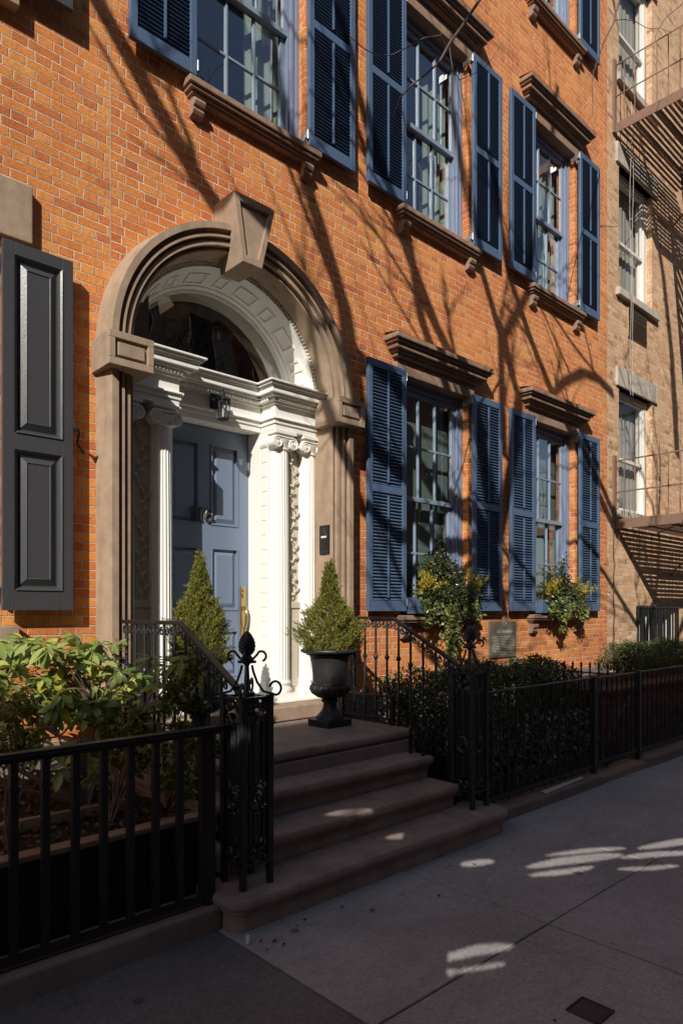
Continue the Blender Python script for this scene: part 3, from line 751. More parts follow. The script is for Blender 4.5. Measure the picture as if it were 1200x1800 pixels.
def left_house():
    H = thing('brick_house', 'weathered orange brick house with black panelled shutter, at left edge', 'house', (1., 0, 0))
    x1, zt = 2.138, 13.0
    mb = MB(); holes = [(.15, 1.33, 1.50, 4.02), (.15, 1.33, 5.70, 8.0)]
    wall_sheet(mb, -9, 2.00, .70, zt, holes, .14); wall_sheet(mb, 2.00, x1, 3.51, zt, [], .14); wall_sheet(mb, 2.00, 2.06, .70, 3.51, [], .14)
    mb.build('wall', M['brick_left'], H)
    mb = MB(); mb.box(2.136, 2.143, -.002, .01, 3.5, zt); mb.build('party_joint', M['mortar'], H)
    mb = MB(); mb.box(-9, 2.07, -.05, .2, -.1, .697); mb.build('plinth', M['plinthstone'], H, bevel=.01)
    mb = MB(); mb.quad((-9, 0, zt), (x1, 0, zt), (x1, 11, zt), (-9, 11, zt)); mb.quad((-9, 11, 0), (x1, 11, 0), (x1, 11, zt), (-9, 11, zt)); mb.quad((-9, 0, 0), (-9, 11, 0), (-9, 11, zt), (-9, 0, zt)); mb.build('roof', M['dark'], H)
    mb = MB(); mb.box(-.10, 1.58, -.06, .14, 4.02, 4.40); mb.build('window_lintel', M['brownstone'], H, bevel=.008)
    for z in (1.50, 5.69):
        mb = MB(); mb.box(-.05, 1.49, -.09, .14, z-.17, z); mb.build('window_sill', M['brownstone'], H, bevel=.008)
    for (z0, z1) in ((1.50, 4.02), (5.70, 8.0)):
        mb = MB()
        for a in (.15, 1.33): mb.box(a, a+(.09 if a < 1 else -.09), .10, .2, z0, z1)
        mb.box(.24, 1.24, .10, .2, z1-.09, z1)
        w = mb.build('window', M['windowwhite'], H, bevel=.004)
        sash(w, .24, 1.24, z0, z1-.09, .14, 2, 2, M['windowwhite']); room(w, .2, 1.3, z0, z1, .22)
    for (z0, z1) in ((1.60, 3.97), (5.68, 7.95)):
        a, b = 1.375, 1.825; yf = -.115; yb = -.075
        mb = MB(); mb.box(a, b, yb-.012, yb, z0, z1); st = .075; zm = z0+(z1-z0)*.46
        mb.box(a, a+st, yf, yb-.011, z0, z1); mb.box(b-st, b, yf, yb-.011, z0, z1)
        for q in ((z0, z0+.13), (zm-.055, zm+.055), (z1-.085, z1)): mb.box(a+st, b-st, yf+.0006, yb-.011, *q)
        s = mb.build('shutter', M['blackshutter'], H, bevel=.003)
        for c, e in ((z0+.13, zm-.055), (zm+.055, z1-.085)):
            mb = MB(); A, B = a+st, b-st; y = yb-.013
            for (m0, m1, yy0, yy1) in ((0, .012, yf-.008, yf+.002), (.012, .024, yf+.002, y-.004)):
                P0 = [(A+m0, yy0, c+m0), (B-m0, yy0, c+m0), (B-m0, yy0, e-m0), (A+m0, yy0, e-m0)]; P1 = [(A+m1, yy1, c+m1), (B-m1, yy1, c+m1), (B-m1, yy1, e-m1), (A+m1, yy1, e-m1)]
                mb.add(P0+P1, [(0, 1, 5, 4), (1, 2, 6, 5), (2, 3, 7, 6), (3, 0, 4, 7)])
            m0, m1 = .034, .075
            P0 = [(A+m0, y, c+m0), (B-m0, y, c+m0), (B-m0, y, e-m0), (A+m0, y, e-m0)]; P1 = [(A+m1, y-.026, c+m1), (B-m1, y-.026, c+m1), (B-m1, y-.026, e-m1), (A+m1, y-.026, e-m1)]
            P2 = [(A+m1+.006, y-.020, c+m1+.006), (B-m1-.006, y-.020, c+m1+.006), (B-m1-.006, y-.020, e-m1-.006), (A+m1+.006, y-.020, e-m1-.006)]
            mb.add(P0+P1+P2, [(0, 1, 5, 4), (1, 2, 6, 5), (2, 3, 7, 6), (3, 0, 4, 7), (4, 5, 9, 8), (5, 6, 10, 9), (6, 7, 11, 10), (7, 4, 8, 11), (8, 9, 10, 11)])
            mb.build('raised_panel', M['blackshutter'], s)
        for z in (z0+.10, z1-.13):
            mb = MB(); mb.box(1.32, 1.38, -.07, -.02, z, z+.05); mb.tube([(1.34, -.085, z-.02), (1.34, -.085, z+.06)], .011, 8); mb.build('hinge', M['steel'], s)
        mb = MB(); zc = zm+.12      # S-shaped shutter holdback
        mb.tube([(b-.01, yf-.03, zc+.01), (b+.02, yf-.035, zc+.02), (b+.04, yf-.01, zc), (b+.06, -.03, zc-.05), (b+.10, -.02, zc-.09), (b+.12, 0, zc-.10)], [.016, .014, .010, .009, .008, .010], 8)
        mb.build('holdback', M['iron'], s, smooth=True)
left_house()

def right_house():
    H = thing('tan_brick_house', 'tan brick house with pale stone lintels and white windows at right edge', 'house', (12, 0, 0))
    x0, x1, zt = 9.812, 20., 15.
    wins = [(10.20, 11.40, 3.12, 5.02), (10.20, 11.40, 6.50, 8.42), (10.20, 11.40, 9.75, 11.7)]
    wins += [(a+3.0, b+3.0, c, d) for a, b, c, d in wins]+[(a+6.0, b+6.0, c, d) for a, b, c, d in wins]
    base = [(10.80, 12.45, .3, 1.62), (14.2, 15.6, .3, 1.62)]
    mb = MB(); wall_sheet(mb, x0, x1, -.1, zt, wins+base, .16); mb.build('wall', M['brick_right'], H)
    mb = MB(); mb.quad((x0, 0, zt), (x1, 0, zt), (x1, 11, zt), (x0, 11, zt)); mb.quad((x0, 11, 0), (x1, 11, 0), (x1, 11, zt), (x0, 11, zt)); mb.quad((x1, 0, 0), (x1, 11, 0), (x1, 11, zt), (x1, 0, zt)); mb.build('roof', M['dark'], H)
    for i, (a, b, c, d) in enumerate(wins):
        mb = MB(); mb.box(a-.11, b+.16, -.035, .16, d, d+.30); mb.build('window_lintel', M['greystone'], H, bevel=.006)
        mb = MB(); mb.box(a-.11, b+.16, -.07, .16, c-.11, c); mb.build('window_sill', M['greystone'], H, bevel=.006)
        mb = MB()
        mb.box(a, a+.08, .085, .22, c, d); mb.box(b-.13, b, .085, .22, c, d); mb.box(a+.08, b-.13, .086, .22, d-.08, d); mb.box(a+.08, b-.13, .086, .22, c, c+.05)
        w = mb.build('window', M['windowwhite'], H, bevel=.004); zm = (c+d)/2-.1
        sash(w, a+.08, b-.13, zm-.03, d-.08, .10, 1, 1, M['windowwhite'], 'screen', 'upper_sash'); sash(w, a+.08, b-.13, c+.05, zm+.03, .145, 1, 1, M['windowwhite'], 'screen', 'lower_sash')
        room(w, a+.05, b-.1, c, d, .225)
        if i < 3: curtain(w, a, b, c, d, .26, M['blind'], .008, 9, 'blind')
    for a, b, c, d in base:
        mb = MB(); mb.box(a, a+.07, .08, .2, c, d); mb.box(b-.07, b, .08, .2, c, d); mb.box(a+.07, b-.07, .081, .2, d-.07, d); mb.box(a+.62, a+.74, .082, .2, c, d-.07)
        w = mb.build('basement_window', M['windowwhite'], H, bevel=.004); room(w, a+.05, b-.05, c, d, .21)
        curtain(w, a, b, c, d, .25, M['blind'], .03, 9)
        mb = MB()
        mb.box(a-.02, b+.02, -.03, -.012, d+.02, d+.05); mb.box(a-.02, b+.02, -.03, -.012, c+.10, c+.13)
        for k in range(15): x = a+.03+(b-a-.06)*k/14; mb.box(x-.009, x+.009, -.034, -.010, c, d+.06)
        mb.build('window_bars', M['iron'], w)
    # bronze vent plate under the middle window
    mb = MB(); mb.box(10.50, 11.18, -.012, .02, 5.86, 6.34); v = mb.build('vent_plate', M['vent'], H, bevel=.004)
    mb = MB()
    for k in range(13): mb.box(10.53+k*.048, 10.555+k*.048, -.018, -.011, 6.20, 6.30)
    mb.build('vent_slot', M['black'], v)
    mb = MB()
    for k in range(22): mb.box(10.52, 11.16, -.017, -.011, 5.885+k*.0135, 5.890+k*.0135)
    mb.build('vent_rib', M['vent'], v)
right_house()

# ================================================================== FIRE ESCAPE
def fire_escape():
    T = thing('fire_escape', 'rusty iron fire escape balconies with slatted floors on the tan brick house', 'fire escape', (10.4, 0, 2.8))
    X0, X1, YO = 10.03, 14.2, -1.12
    def bal(z, hole):
        mb = MB()
        mb.box(X0-.006, X0+.006, YO, -.01, z, z+.14); mb.box(X1-.006, X1+.006, YO, -.01, z, z+.14); mb.box(X0+.007, X1-.007, YO, YO+.012, z, z+.14)
        for y in (-.30, -.62, -.90): mb.box(X0+.007, X1-.007, y-.02, y+.02, z+.055, z+.068)
        fr = mb.build('balcony_frame', M['rustiron'], T)
        mb = MB(); n = 62
        y = -.05
        while y > YO+.03:
            mb.box(X0+.007, X1-.007 if not hole else X0+2.3, y-.018, y+.018, z+.066, z+.079); y -= .066
        mb.build('balcony_slats', M['rustiron'], fr)
        mb = MB()
        for h in (1.02, .55):
            mb.tube([(X0, -.02, z+h), (X0, YO, z+h), (X1, YO, z+h)], .012, 6)
        mb.box(X0-.05, X0+.03, -.035, -.005, z, z+1.10)
        k = 0
        while YO+.16*k < -.1:
            y = YO+.16*k; mb.tube([(X0, y, z+.02), (X0, y, z+1.02)], .008, 5); k += 1
        for k in range(27): x = X0+.16*k; mb.tube([(x, YO, z+.02), (x, YO, z+1.02)], .008, 5)
        mb.build('railing', M['rustiron'], fr)
        mb = MB()
        for x in (X0+2.2, X1-.1):
            mb = MB(); mb.tube([(x, -.01, z-.55), (x, -.5, z-.16), (x, YO+.05, z)], .016, 6); mb.build('bracket', M['rustiron'], fr)
    bal(2.83, False); bal(8.80, True)
    bal(5.90, False) if False else None
    # stair between the balconies
    mb = MB(); a, b = Vector((12.9, -.62, 2.95)), Vector((11.6, -.62, 8.80))
    d = b-a
    for yy in (-.86, -.40):
        p, q = Vector((a.x, yy, a.z)), Vector((b.x, yy, b.z)); w = Vector((.07, 0, 0))
        mb.add([p-w, p+w, q+w, q-w], [(0, 1, 2, 3)]); mb.add([p-w+Vector((0, .012, 0)), p+w+Vector((0, .012, 0)), q+w+Vector((0, .012, 0)), q-w+Vector((0, .012, 0))], [(0, 1, 2, 3)])
    st = mb.build('stair_stringer', M['rustiron'], T)
    mb = MB(); n = 26
    for i in range(1, n):
        p = a+d*i/n; mb.box(p.x-.08, p.x-.02, -.86, -.40, p.z-.008, p.z+.008); mb.box(p.x+.0, p.x+.07, -.86, -.40, p.z-.008, p.z+.008)
    mb.build('stair_tread', M['rustiron'], st)
fire_escape()

# cables hanging on the tan house
def wall_wires():
    mb = MB()
    for x, z0, z1, ph in ((10.36, 4.9, 9.4, 0), (10.43, 4.9, 8.7, 1.3)):
        pts = [(x+.012*math.sin(i*.35+ph), -.11+.01*math.sin(i*.5), z0+(z1-z0)*i/24) for i in range(25)]
        mb.tube(pts, .004, 5)
    tag(mb.build('hanging_cable', M['greystone'], None), 'pair of thin pale cables hanging down the tan brick wall', 'cable')
    mb = MB(); pts = [(9.98+.012*math.sin(i*1.1), -.03+.01*math.sin(i*2.3), .6+i*.13) for i in range(20)]
    mb.tube(pts, [.012-.0004*i for i in range(20)], 5)
    mb.tube([pts[8], (9.90, -.05, 1.78), (9.80, -.06, 1.86), (9.70, -.05, 1.88)], .005, 5); mb.tube([pts[14], (10.04, -.05, 2.6), (10.10, -.06, 2.75)], .004, 5)
    tag(mb.build('bare_vine', M['twig'], None), 'bare climbing vine stem on tan brick beside the party line', 'vine')
wall_wires()

# ================================================================== STOOP
def rounded(x0, x1, y0, y1, r, n=6):
    p = [(x0, y1)]
    for cx, cy, a0 in ((x0+r, y0+r, PI), (x1-r, y0+r, 1.5*PI)):
        for i in range(n+1): a = a0+PI/2*i/n; p.append((cx+r*math.cos(a), cy+r*math.sin(a)))
    p.append((x1, y1)); return p
def stoop():
    T = thing('stone_stoop', 'brownstone front steps of four rounded treads leading up to the door', 'steps', (3.1, -1., 0))
    levels = [(1.87, 4.27, -1.985, .0, .172, .10), (2.0, 4.02, -1.71, .172, .335, .04), (2.0, 4.04, -1.45, .335, .50, .03), (2.0, 4.13, -1.185, .50, .66, .03)]
    for i, (a, b, yf, z0, z1, r) in enumerate(levels):
        mb = MB(); yb = -.20 if i == 3 else levels[i+1][2]+.10
        mb.prism(rounded(a, b, yf, yb, r), z1-.062, z1, 'z')
        t = mb.build('tread', M['stepstone'], T, bevel=.022)
        mb = MB(); mb.prism(rounded(a+.035, b-.035, yf+.04, yb-.01, max(.02, r-.03)), z0-(.08 if i == 0 else 0), z1-.06, 'z'); mb.build('riser', M['stepstone'], t, bevel=.006)
        mb = MB(); mb.prism(rounded(a+.018, b-.018, yf+.022, yb-.02, max(.02, r-.02)), z1-.083, z1-.061, 'z'); mb.build('cove', M['stepstone'], t, bevel=.008)
    mb = MB(); mb.box(2.03, 4.10, -1.2, -.0, -.05, .585); mb.build('stoop_core', M['stepstone'], T)
stoop()

# ================================================================== IRONWORK
def scroll(cx, cz, R, turns=1.3, a0=0., sgn=1, n=22, shrink=.75):
    return [(cx+sgn*R*(1-shrink*i/n)*math.sin(a0+turns*2*PI*i/n), cz+R*(1-shrink*i/n)*math.cos(a0+turns*2*PI*i/n)) for i in range(n+1)]
def newel(x, y, z0, label):
    T = thing('iron_newel_post', label, 'newel post', (x, y, z0), 'cast iron newel posts of the front steps')
    h = .085; zt = z0+.975; P = .0155
    for sx in (-1, 1):
        for sy in (-1, 1):
            mb = MB(); mb.box(x+sx*h-P, x+sx*h+P, y+sy*h-P, y+sy*h+P, z0, zt+.012)
            mb.build('corner_post', M['iron'], T, bevel=.003)
    for zz in (zt, z0+.125):
        mb = MB()
        for s in (-1, 1):
            mb.box(x-h, x+h, y+s*h-.012, y+s*h+.012, zz-.010, zz+.006); mb.box(x+s*h-.012, x+s*h+.012, y-h, y+h, zz-.009, zz+.005)
        if zz == zt:
            mb.box(x-.03, x+.03, y-.03, y+.03, zt-.004, zt+.02)
            mb.box(x-h, x+h, y-.012, y+.012, zt-.006, zt+.004); mb.box(x-.012, x+.012, y-h, y+h, zt-.0055, zt+.0045)
        mb.build('frame', M['iron'], T)
    for ax, s in (('x', -1), ('x', 1), ('y', -1), ('y', 1)):
        mb = MB()
        def pt(u, z):
            return (x+u, y+s*h, z) if ax == 'y' else (x+s*h, y+u, z)
        # top row of scrolls, twin arched bars, ring, foot scrolls
        for sg in (-1, 1):
            mb.tube([pt(a, b) for a, b in scroll(sg*.036, zt-.045, .030, 1.4, 0, sg)], .0092, 6)
            mb.tube([pt(a, b) for a, b in scroll(sg*.036, zt-.115, .026, 1.2, PI, -sg)], .0085, 6)
            mb.tube([pt(sg*.052, zt-.155), pt(sg*.046, zt-.118), pt(sg*.030, zt-.108), pt(sg*.014, zt-.12), pt(sg*.012, zt-.16), pt(sg*.012, z0+.53)], .0085, 6)
            mb.tube([pt(sg*.045, zt-.15), pt(sg*.045, z0+.53)], .0085, 6)
            mb.tube([pt(sg*.012, z0+.38), pt(sg*.012, z0+.22)], .0085, 6); mb.tube([pt(sg*.045, z0+.40), pt(sg*.045, z0+.22)], .0085, 6)
            mb.tube([pt(a, b) for a, b in scroll(sg*.034, z0+.17, .030, 1.4, PI, sg)], .0092, 6)
        for k, rr in ((z0+.455, .055),):
            mb.tube([pt(rr*math.cos(2*PI*i/20)*.85, k+rr*math.sin(2*PI*i/20)) for i in range(21)], .0085, 6, cap=False)
            mb.tube([pt(rr*.62*math.cos(2*PI*i/16)*.85, k-.008+rr*.62*math.sin(2*PI*i/16)) for i in range(17)], .006, 6, cap=False)
        mb.build('scroll_panel', M['iron'], T, smooth=True)
    mb = MB(); mb.tube([(x+.055*math.cos(2*PI*i/20), y+.055*math.sin(2*PI*i/20), z0+.14) for i in range(21)], .012, 6, cap=False); mb.build('foot_ring', M['iron'], T, smooth=True)
    for sx in (-1, 1):
        for sy in (-1, 1):
            mb = MB(); D = Vector((sx, sy, 0)).normalized(); c = Vector((x, y, zt)); hh = h*1.41
            P_ = lambda r, z: c+D*r+Vector((0, 0, z))
            pts = [P_(hh*1.02-.035*math.sin(a)*1.0+.0, .045-.035*math.cos(a)) for a in [PI*1.35-i*PI*1.35/10 for i in range(11)]]
            pts = [P_(hh*1.0+.030+.030*math.cos(a), .045+.036*math.sin(a)) for a in [PI*.95-i*.14*PI for i in range(11)]][::1]
            pts += [P_(hh*.72, .028), P_(hh*.45, .075), P_(hh*.28, .13), P_(hh*.22, .165)]
            mb.tube(pts, .0068, 6)
            mb.tube([P_(.03, .195), P_(.055, .222)]+[P_(.075+.026*math.sin(a), .212+.026*math.cos(a)) for a in [-.5+i*.42 for i in range(9)]], .0065, 6)
            mb.build('strap_scroll', M['iron'], T, smooth=True)
    mb = MB(); mb.lathe([(.016, 0), (.013, .03), (.011, .16), (.02, .175), (.03, .18)], (x, y, zt), 12)
    mb.box(x-.036, x+.036, y-.036, y+.036, zt+.175, zt+.19); mb.lathe([(.036, .19), (.034, .20), (.022, .215), (.024, .23)], (x, y, zt), 16)
    f = mb.build('finial', M['iron'], T, bevel=.003)
    mb = MB(); prof = []
    for i in range(25):
        t = i/24; prof.append((max(.004, .046*math.sin(PI*min(1, .16+.82*t))**.62*(1-.22*t)), .222+.122*t))
    mb.lathe(prof, (x, y, zt), 48, lambda a, hh_, i: 1+.11*math.sin(8*a+i*PI/2.0)*(1 if 1 < i < 23 else 0))
    mb.build('pine_cone', M['iron'], f, smooth=True)
newel(2.08, -1.785, .172, 'black openwork newel post with pine cone finial, left of the steps')
newel(4.09, -1.73, .172, 'black openwork newel post with pine cone finial, right of steps before hedge')

def handrail(x, ys, label, side):
    T = thing('stair_railing', label, 'railing', (x, -.8, .66), 'iron stair railings beside the front steps')
    y0, y1, y2, zl, ze = ys
    top = lambda y: zl if y > y1 else zl+(ze-zl)*(y1-y)/(y1-y2)
    mb = MB(); R = .019
    # flat moulded rail: two stacked strips
    for w, dz0, dz1 in ((.021, -.004, .012), (.015, -.014, -.004)):
        for a, b in ((y0, y1), (y1, y2)):
            za, zb = top(a), (zl if b == y1 else ze)
            mb.add([(x-w, a, za+dz0), (x+w, a, za+dz0), (x+w, b, zb+dz0), (x-w, b, zb+dz0), (x-w, a, za+dz1), (x+w, a, za+dz1), (x+w, b, zb+dz1), (x-w, b, zb+dz1)],
                   [(0,3,2,1),(4,5,6,7),(0,1,5,4),(1,2,6,5),(2,3,7,6),(3,0,4,7)])
    mb.tube([(x, y2+.02, ze), (x, y2-.01, ze-.03), (x, y2-.012, ze-.07)], .016, 8)
    mb.build('handrail', M['iron'], T)
    step_z = lambda y: .66 if y > -1.185 else (.50 if y > -1.45 else (.335 if y > -1.70 else .172))
    n = int((y0-y2-.06)/.128); k = 0
    for i in range(n+1):
        y = y0-.045-.128*i
        if y < y2+.06: break
        mb = MB(); zt = top(y)-.012; zb = step_z(y)+(.05 if y > y1 else .0)
        r = .0095
        mb.tube([(x, y, zb), (x, y, zt)], r, 6)
        zc = zb+(zt-zb)*(.62 if y > y1 else .66)
        mb.lathe([(r, -.022), (.016, -.014), (.021, 0), (.016, .014), (r, .022)], (x, y, zc), 10)
        b = mb.build('baluster', M['iron'], T, smooth=True)
        sl = 0 if y > y1+.02 else (ze-zl)/(y1-y2)
        mb = MB()
        for s in (-1, 1):
            pts = scroll(s*.032, -.045, .026, 1.25, 0, s)
            mb.tube([(x, y+a, zt+bz-(a*sl)) for a, bz in pts], .0062, 6)
        mb.build('scroll', M['iron'], b, smooth=True)
    mb = MB()      # low scrollwork band at the landing
    mb.box(x-.009, x+.009, y1-.02, y0-.03, .70, .715); mb.box(x-.009, x+.009, y1-.02, y0-.03, .885, .90)
    for i in range(4):
        yy = y0-.09-.15*i
        if yy < y1: break
        for s in (-1, 1): mb.tube([(x, yy+a, .80+b) for a, b in scroll(s*.03, 0, .034, 1.3, PI, s)], .006, 6)
        mb.lathe([(.012, 0), (.009, .02), (.014, .028), (.008, .04), (.012, .055), (.003, .07)], (x, yy+.06, .90), 8)
    mb.build('scroll_band', M['iron'], T, smooth=True)
    for yy in (y1+.01, y0-.02):
        mb = MB(); mb.box(x-.015, x+.015, yy-.015, yy+.015, .655, .905); mb.build('foot_post', M['iron'], T, bevel=.003)
    mb = MB()      # round pierced plate by the lower steps
    c = (x+side*.02, -1.60, .44)
    mb.tube([(c[0], c[1]+.055*math.cos(2*PI*i/24), c[2]+.062*math.sin(2*PI*i/24)) for i in range(25)], .012, 6, cap=False)
    mb.box(c[0]-.008, c[0]+.008, c[1]-.075, c[1]+.075, .335, .385)
    mb.build('ring_plate', M['iron'], T, smooth=True)
handrail(2.08, (-.345, -1.085, -1.70, 1.525, 1.18), 'black iron handrail with scrolled balusters on left side of steps, behind the shrubs', -1)
handrail(4.09, (-.345, -.97, -1.64, 1.535, 1.185), 'black iron handrail with scrolled balusters on right side of steps, against brick', 1)

def scraper(x, y, z, label):
    T = thing('boot_scraper', label, 'boot scraper', (x, y, z)); h = .062
    for sx in (-1, 1):
        for sy in (-1, 1):
            mb = MB(); mb.box(x+sx*h-.010, x+sx*h+.010, y+sy*h-.010, y+sy*h+.010, z, z+.185)
            mb.lathe([(.008, .185), (.014, .195), (.010, .21), (.003, .22)], (x+sx*h, y+sy*h, z), 8); mb.build('leg', M['iron'], T)
    mb = MB()
    for zz in (.05, .175):
        for s in (-1, 1): mb.box(x-h, x+h, y+s*h-.006, y+s*h+.006, z+zz, z+zz+.01); mb.box(x+s*h-.006, x+s*h+.006, y-h, y+h, z+zz+.0005, z+zz+.0095)
    for s in (-1, 1):
        for sg in (-1, 1):
            mb.tube([(x+a, y+s*h, z+.115+b) for a, b in scroll(sg*.026, 0, .03, 1.3, PI, sg)], .006, 5); mb.tube([(x+s*h, y+a, z+.115+b) for a, b in scroll(sg*.026, 0, .03, 1.3, PI, sg)], .006, 5)
    mb.build('scroll_sides', M['iron'], T)
scraper(4.02, -1.335, .50, 'small square black iron boot scraper on the second step from the top')

def fence(name, label, x0, x1, y, zr, zb, bars, thick, rail, posts=(), dog=False, collar=False, curved=False, square=False, group='black iron front fences', finial=False, axis='x'):
    T = thing(name, label, 'fence', ((x0+x1)/2 if axis == 'x' else y, y if axis == 'x' else (x0+x1)/2, 0), group)
    def bx(mb, a, b, w, z0, z1):
        if axis == 'x': mb.box(a, b, y-w, y+w, z0, z1)
        else: mb.box(y-w, y+w, a, b, z0, z1)
    P3 = (lambda t, z: (t, y, z)) if axis == 'x' else (lambda t, z: (y, t, z))
    mb = MB()
    if rail == 'round':
        for w, a, b in ((.026, -.002, .010), (.030, -.014, -.002), (.020, -.03, -.014)): bx(mb, x0, x1, w, zr+a, zr+b)
        if curved:
            for s in range(5): bx(mb, x1+.02*s, x1+.02*(s+1), .026-.004*s, zr-.012+.002*s, zr+.010-.001*s)
    else: bx(mb, x0, x1, .016, zr-.010, zr+.004)
    mb.build('top_rail', M['iron'], T, bevel=.003)
    mb = MB(); bx(mb, x0, x1, .012 if not square else .018, zb, zb+.03); mb.build('bottom_rail', M['iron'], T)
    for t in bars:
        mb = MB()
        w = thick/2
        if square:
            bx(mb, t-w, t+w, w, zb+.03, zr-.01)
            if collar:
                for zc in (.86,): bx(mb, t-w-.006, t+w+.006, w+.006, zc-.008, zc+.008)
                mb.tube([P3(t, .322), P3(t, .328)], w*1.5, 8)
        else: mb.tube([P3(t, zb-.02), P3(t, zr)], w, 6)
        if finial:
            mb.lathe([(w, 0), (w*2, .012), (w*1.1, .02), (w*1.1, .06), (w*1.9, .068), (w, .078), (w*1.7, .095), (.002, .12)], P3(t, zr-.005), 8)
        mb.build('baluster', M['iron'], T)
    if dog:
        mb = MB(); t = x0+.02
        while t < x1:
            mb.tube([P3(t, zb-.02), P3(t, zb+.13)], thick*.38, 5)
            mb.lathe([(thick*.38, 0), (thick*.7, .006), (.001, .03)], P3(t, zb+.13), 5); t += .042
        mb.build('dog_bars', M['iron'], T)
    for t, w, zt in posts:
        mb = MB(); bx(mb, t-w, t+w, w, zb-.07, zt); mb.build('fence_post', M['iron'], T, bevel=.004)
    return T
fence('iron_fence', 'heavy black iron fence of thick square bars around raised bed, left of the steps', -3.5, 1.93, -1.76, 1.0, .135,
      [.93-.127*i for i in range(34)][::-1]+[.93+.128*i for i in range(1, 8)], .031, 'round', [(1.862, .026, .98)], collar=True, curved=True, square=True)
fence('iron_fence', 'thin black iron picket fence in front of the clipped hedge, right of the steps', 4.22, 6.02, -1.70, .975, .14,
      [4.30+.112*i for i in range(16)], .017, 'flat', [(6.035, .027, .99)], dog=True)
fence('iron_fence', 'thin black iron fence before the low red brick wall, beyond the gate', 6.99, 16, -1.70, .97, .15,
      [7.10+.112*i for i in range(78)], .017, 'flat', [(6.985, .027, .985)], dog=True)
fence('divider_fence', 'short iron divider fence with small pointed finials running back to the house wall', -1.62, -.05, 7.02, .925, .10,
      [-1.56+.10*i for i in range(15)], .018, 'flat', finial=True, axis='y', group='iron divider fences')
def gate():
    T = thing('iron_gate', 'black iron garden gate with a diagonal brace between two fence posts', 'gate', (6.5, -1.70, 0))
    y = -1.70
    mb = MB(); mb.box(6.075, 6.945, y-.014, y+.014, .955, .972); mb.box(6.075, 6.945, y-.012, y+.012, .16, .185); mb.box(6.075, 6.10, y-.012, y+.012, .185, .955); mb.box(6.92, 6.945, y-.012, y+.012, .185, .955)
    mb.build('gate_frame', M['iron'], T)
    for i in range(7):
        x = 6.19+.107*i; mb = MB(); mb.tube([(x, y, .16), (x, y, .965)], .009, 6); mb.build('baluster', M['iron'], T)
    mb = MB(); mb.tube([(6.11, y+.016, .2), (6.91, y+.016, .78)], .010, 6); mb.build('brace', M['iron'], T)
    mb = MB()
    for i in range(19): x = 6.12+.043*i; mb.tube([(x, y, .12), (x, y, .28)], .006, 5)
    mb.build('dog_bars', M['iron'], T)
gate()

# ================================================================== FITTINGS ON THE WALLS
def lantern():
    x, y, z = XC-.02, .165, 3.29
    T = thing('wall_lantern', 'small black six-sided lantern on the white lintel above the front door', 'lantern', (x, .28, z))
    mb = MB(); mb.box(x-.055, x+.055, .262, .285, z+.02, z+.17); mb.tube([(x, .27, z+.10), (x, .23, z+.13), (x, y, z+.155)], .012, 8); mb.build('back_plate', M['iron'], T, bevel=.004)
    def hexpt(r, a, zz): return (x+r*math.cos(a), y+r*math.sin(a), zz)
    mb = MB()
    for i in range(6):
        a = 2*PI*i/6+PI/6; mb.tube([hexpt(.048, a, z-.07), hexpt(.060, a, z+.075)], .0055, 6)
    for zz, r in ((z-.07, .052), (z+.072, .064)): mb.lathe([(r, -.006), (r, .006)], (x, y, zz), 6)
    mb.build('cage', M['iron'], T)
    mb = MB(); mb.lathe([(.045, -.068), (.055, .07)], (x, y, z), 6, cap=False); mb.build('glass', M['glass'], T)
    mb = MB(); mb.lathe([(.012, -.06), (.014, -.02), (.006, .02)], (x, y, z), 8); mb.build('bulb', M['windowwhite'], T, smooth=True)
    mb = MB(); mb.lathe([(.068, .078), (.074, .084), (.074, .092), (.058, .105), (.036, .122), (.026, .138), (.022, .150), (.010, .158), (.008, .166), (.014, .172), (.013, .18), (.004, .198)], (x, y, z), 6); mb.build('cap', M['iron'], T)
lantern()
def intercom():
    x = XC+.962
    T = thing('intercom', 'black door intercom panel on the brown stone jamb right of the white columns', 'intercom', (x, -.03, 2.2))
    mb = MB(); mb.box(x-.018, x, -.10, .03, 2.12, 2.385); mb.build('face_plate', M['iron'], T, bevel=.004)
    mb = MB(); mb.box(x-.021, x-.017, -.075, .005, 2.155, 2.25); mb.build('keypad', M['black'], T); mb = MB(); mb.box(x-.021, x-.017, -.065, -.005, 2.30, 2.355); mb.build('camera_window', M['glass'], T)
    mb = MB(); mb.box(x-.022, x-.017, -.07, .0, 2.268, 2.285); mb.build('name_strip', M['windowwhite'], T)
intercom()
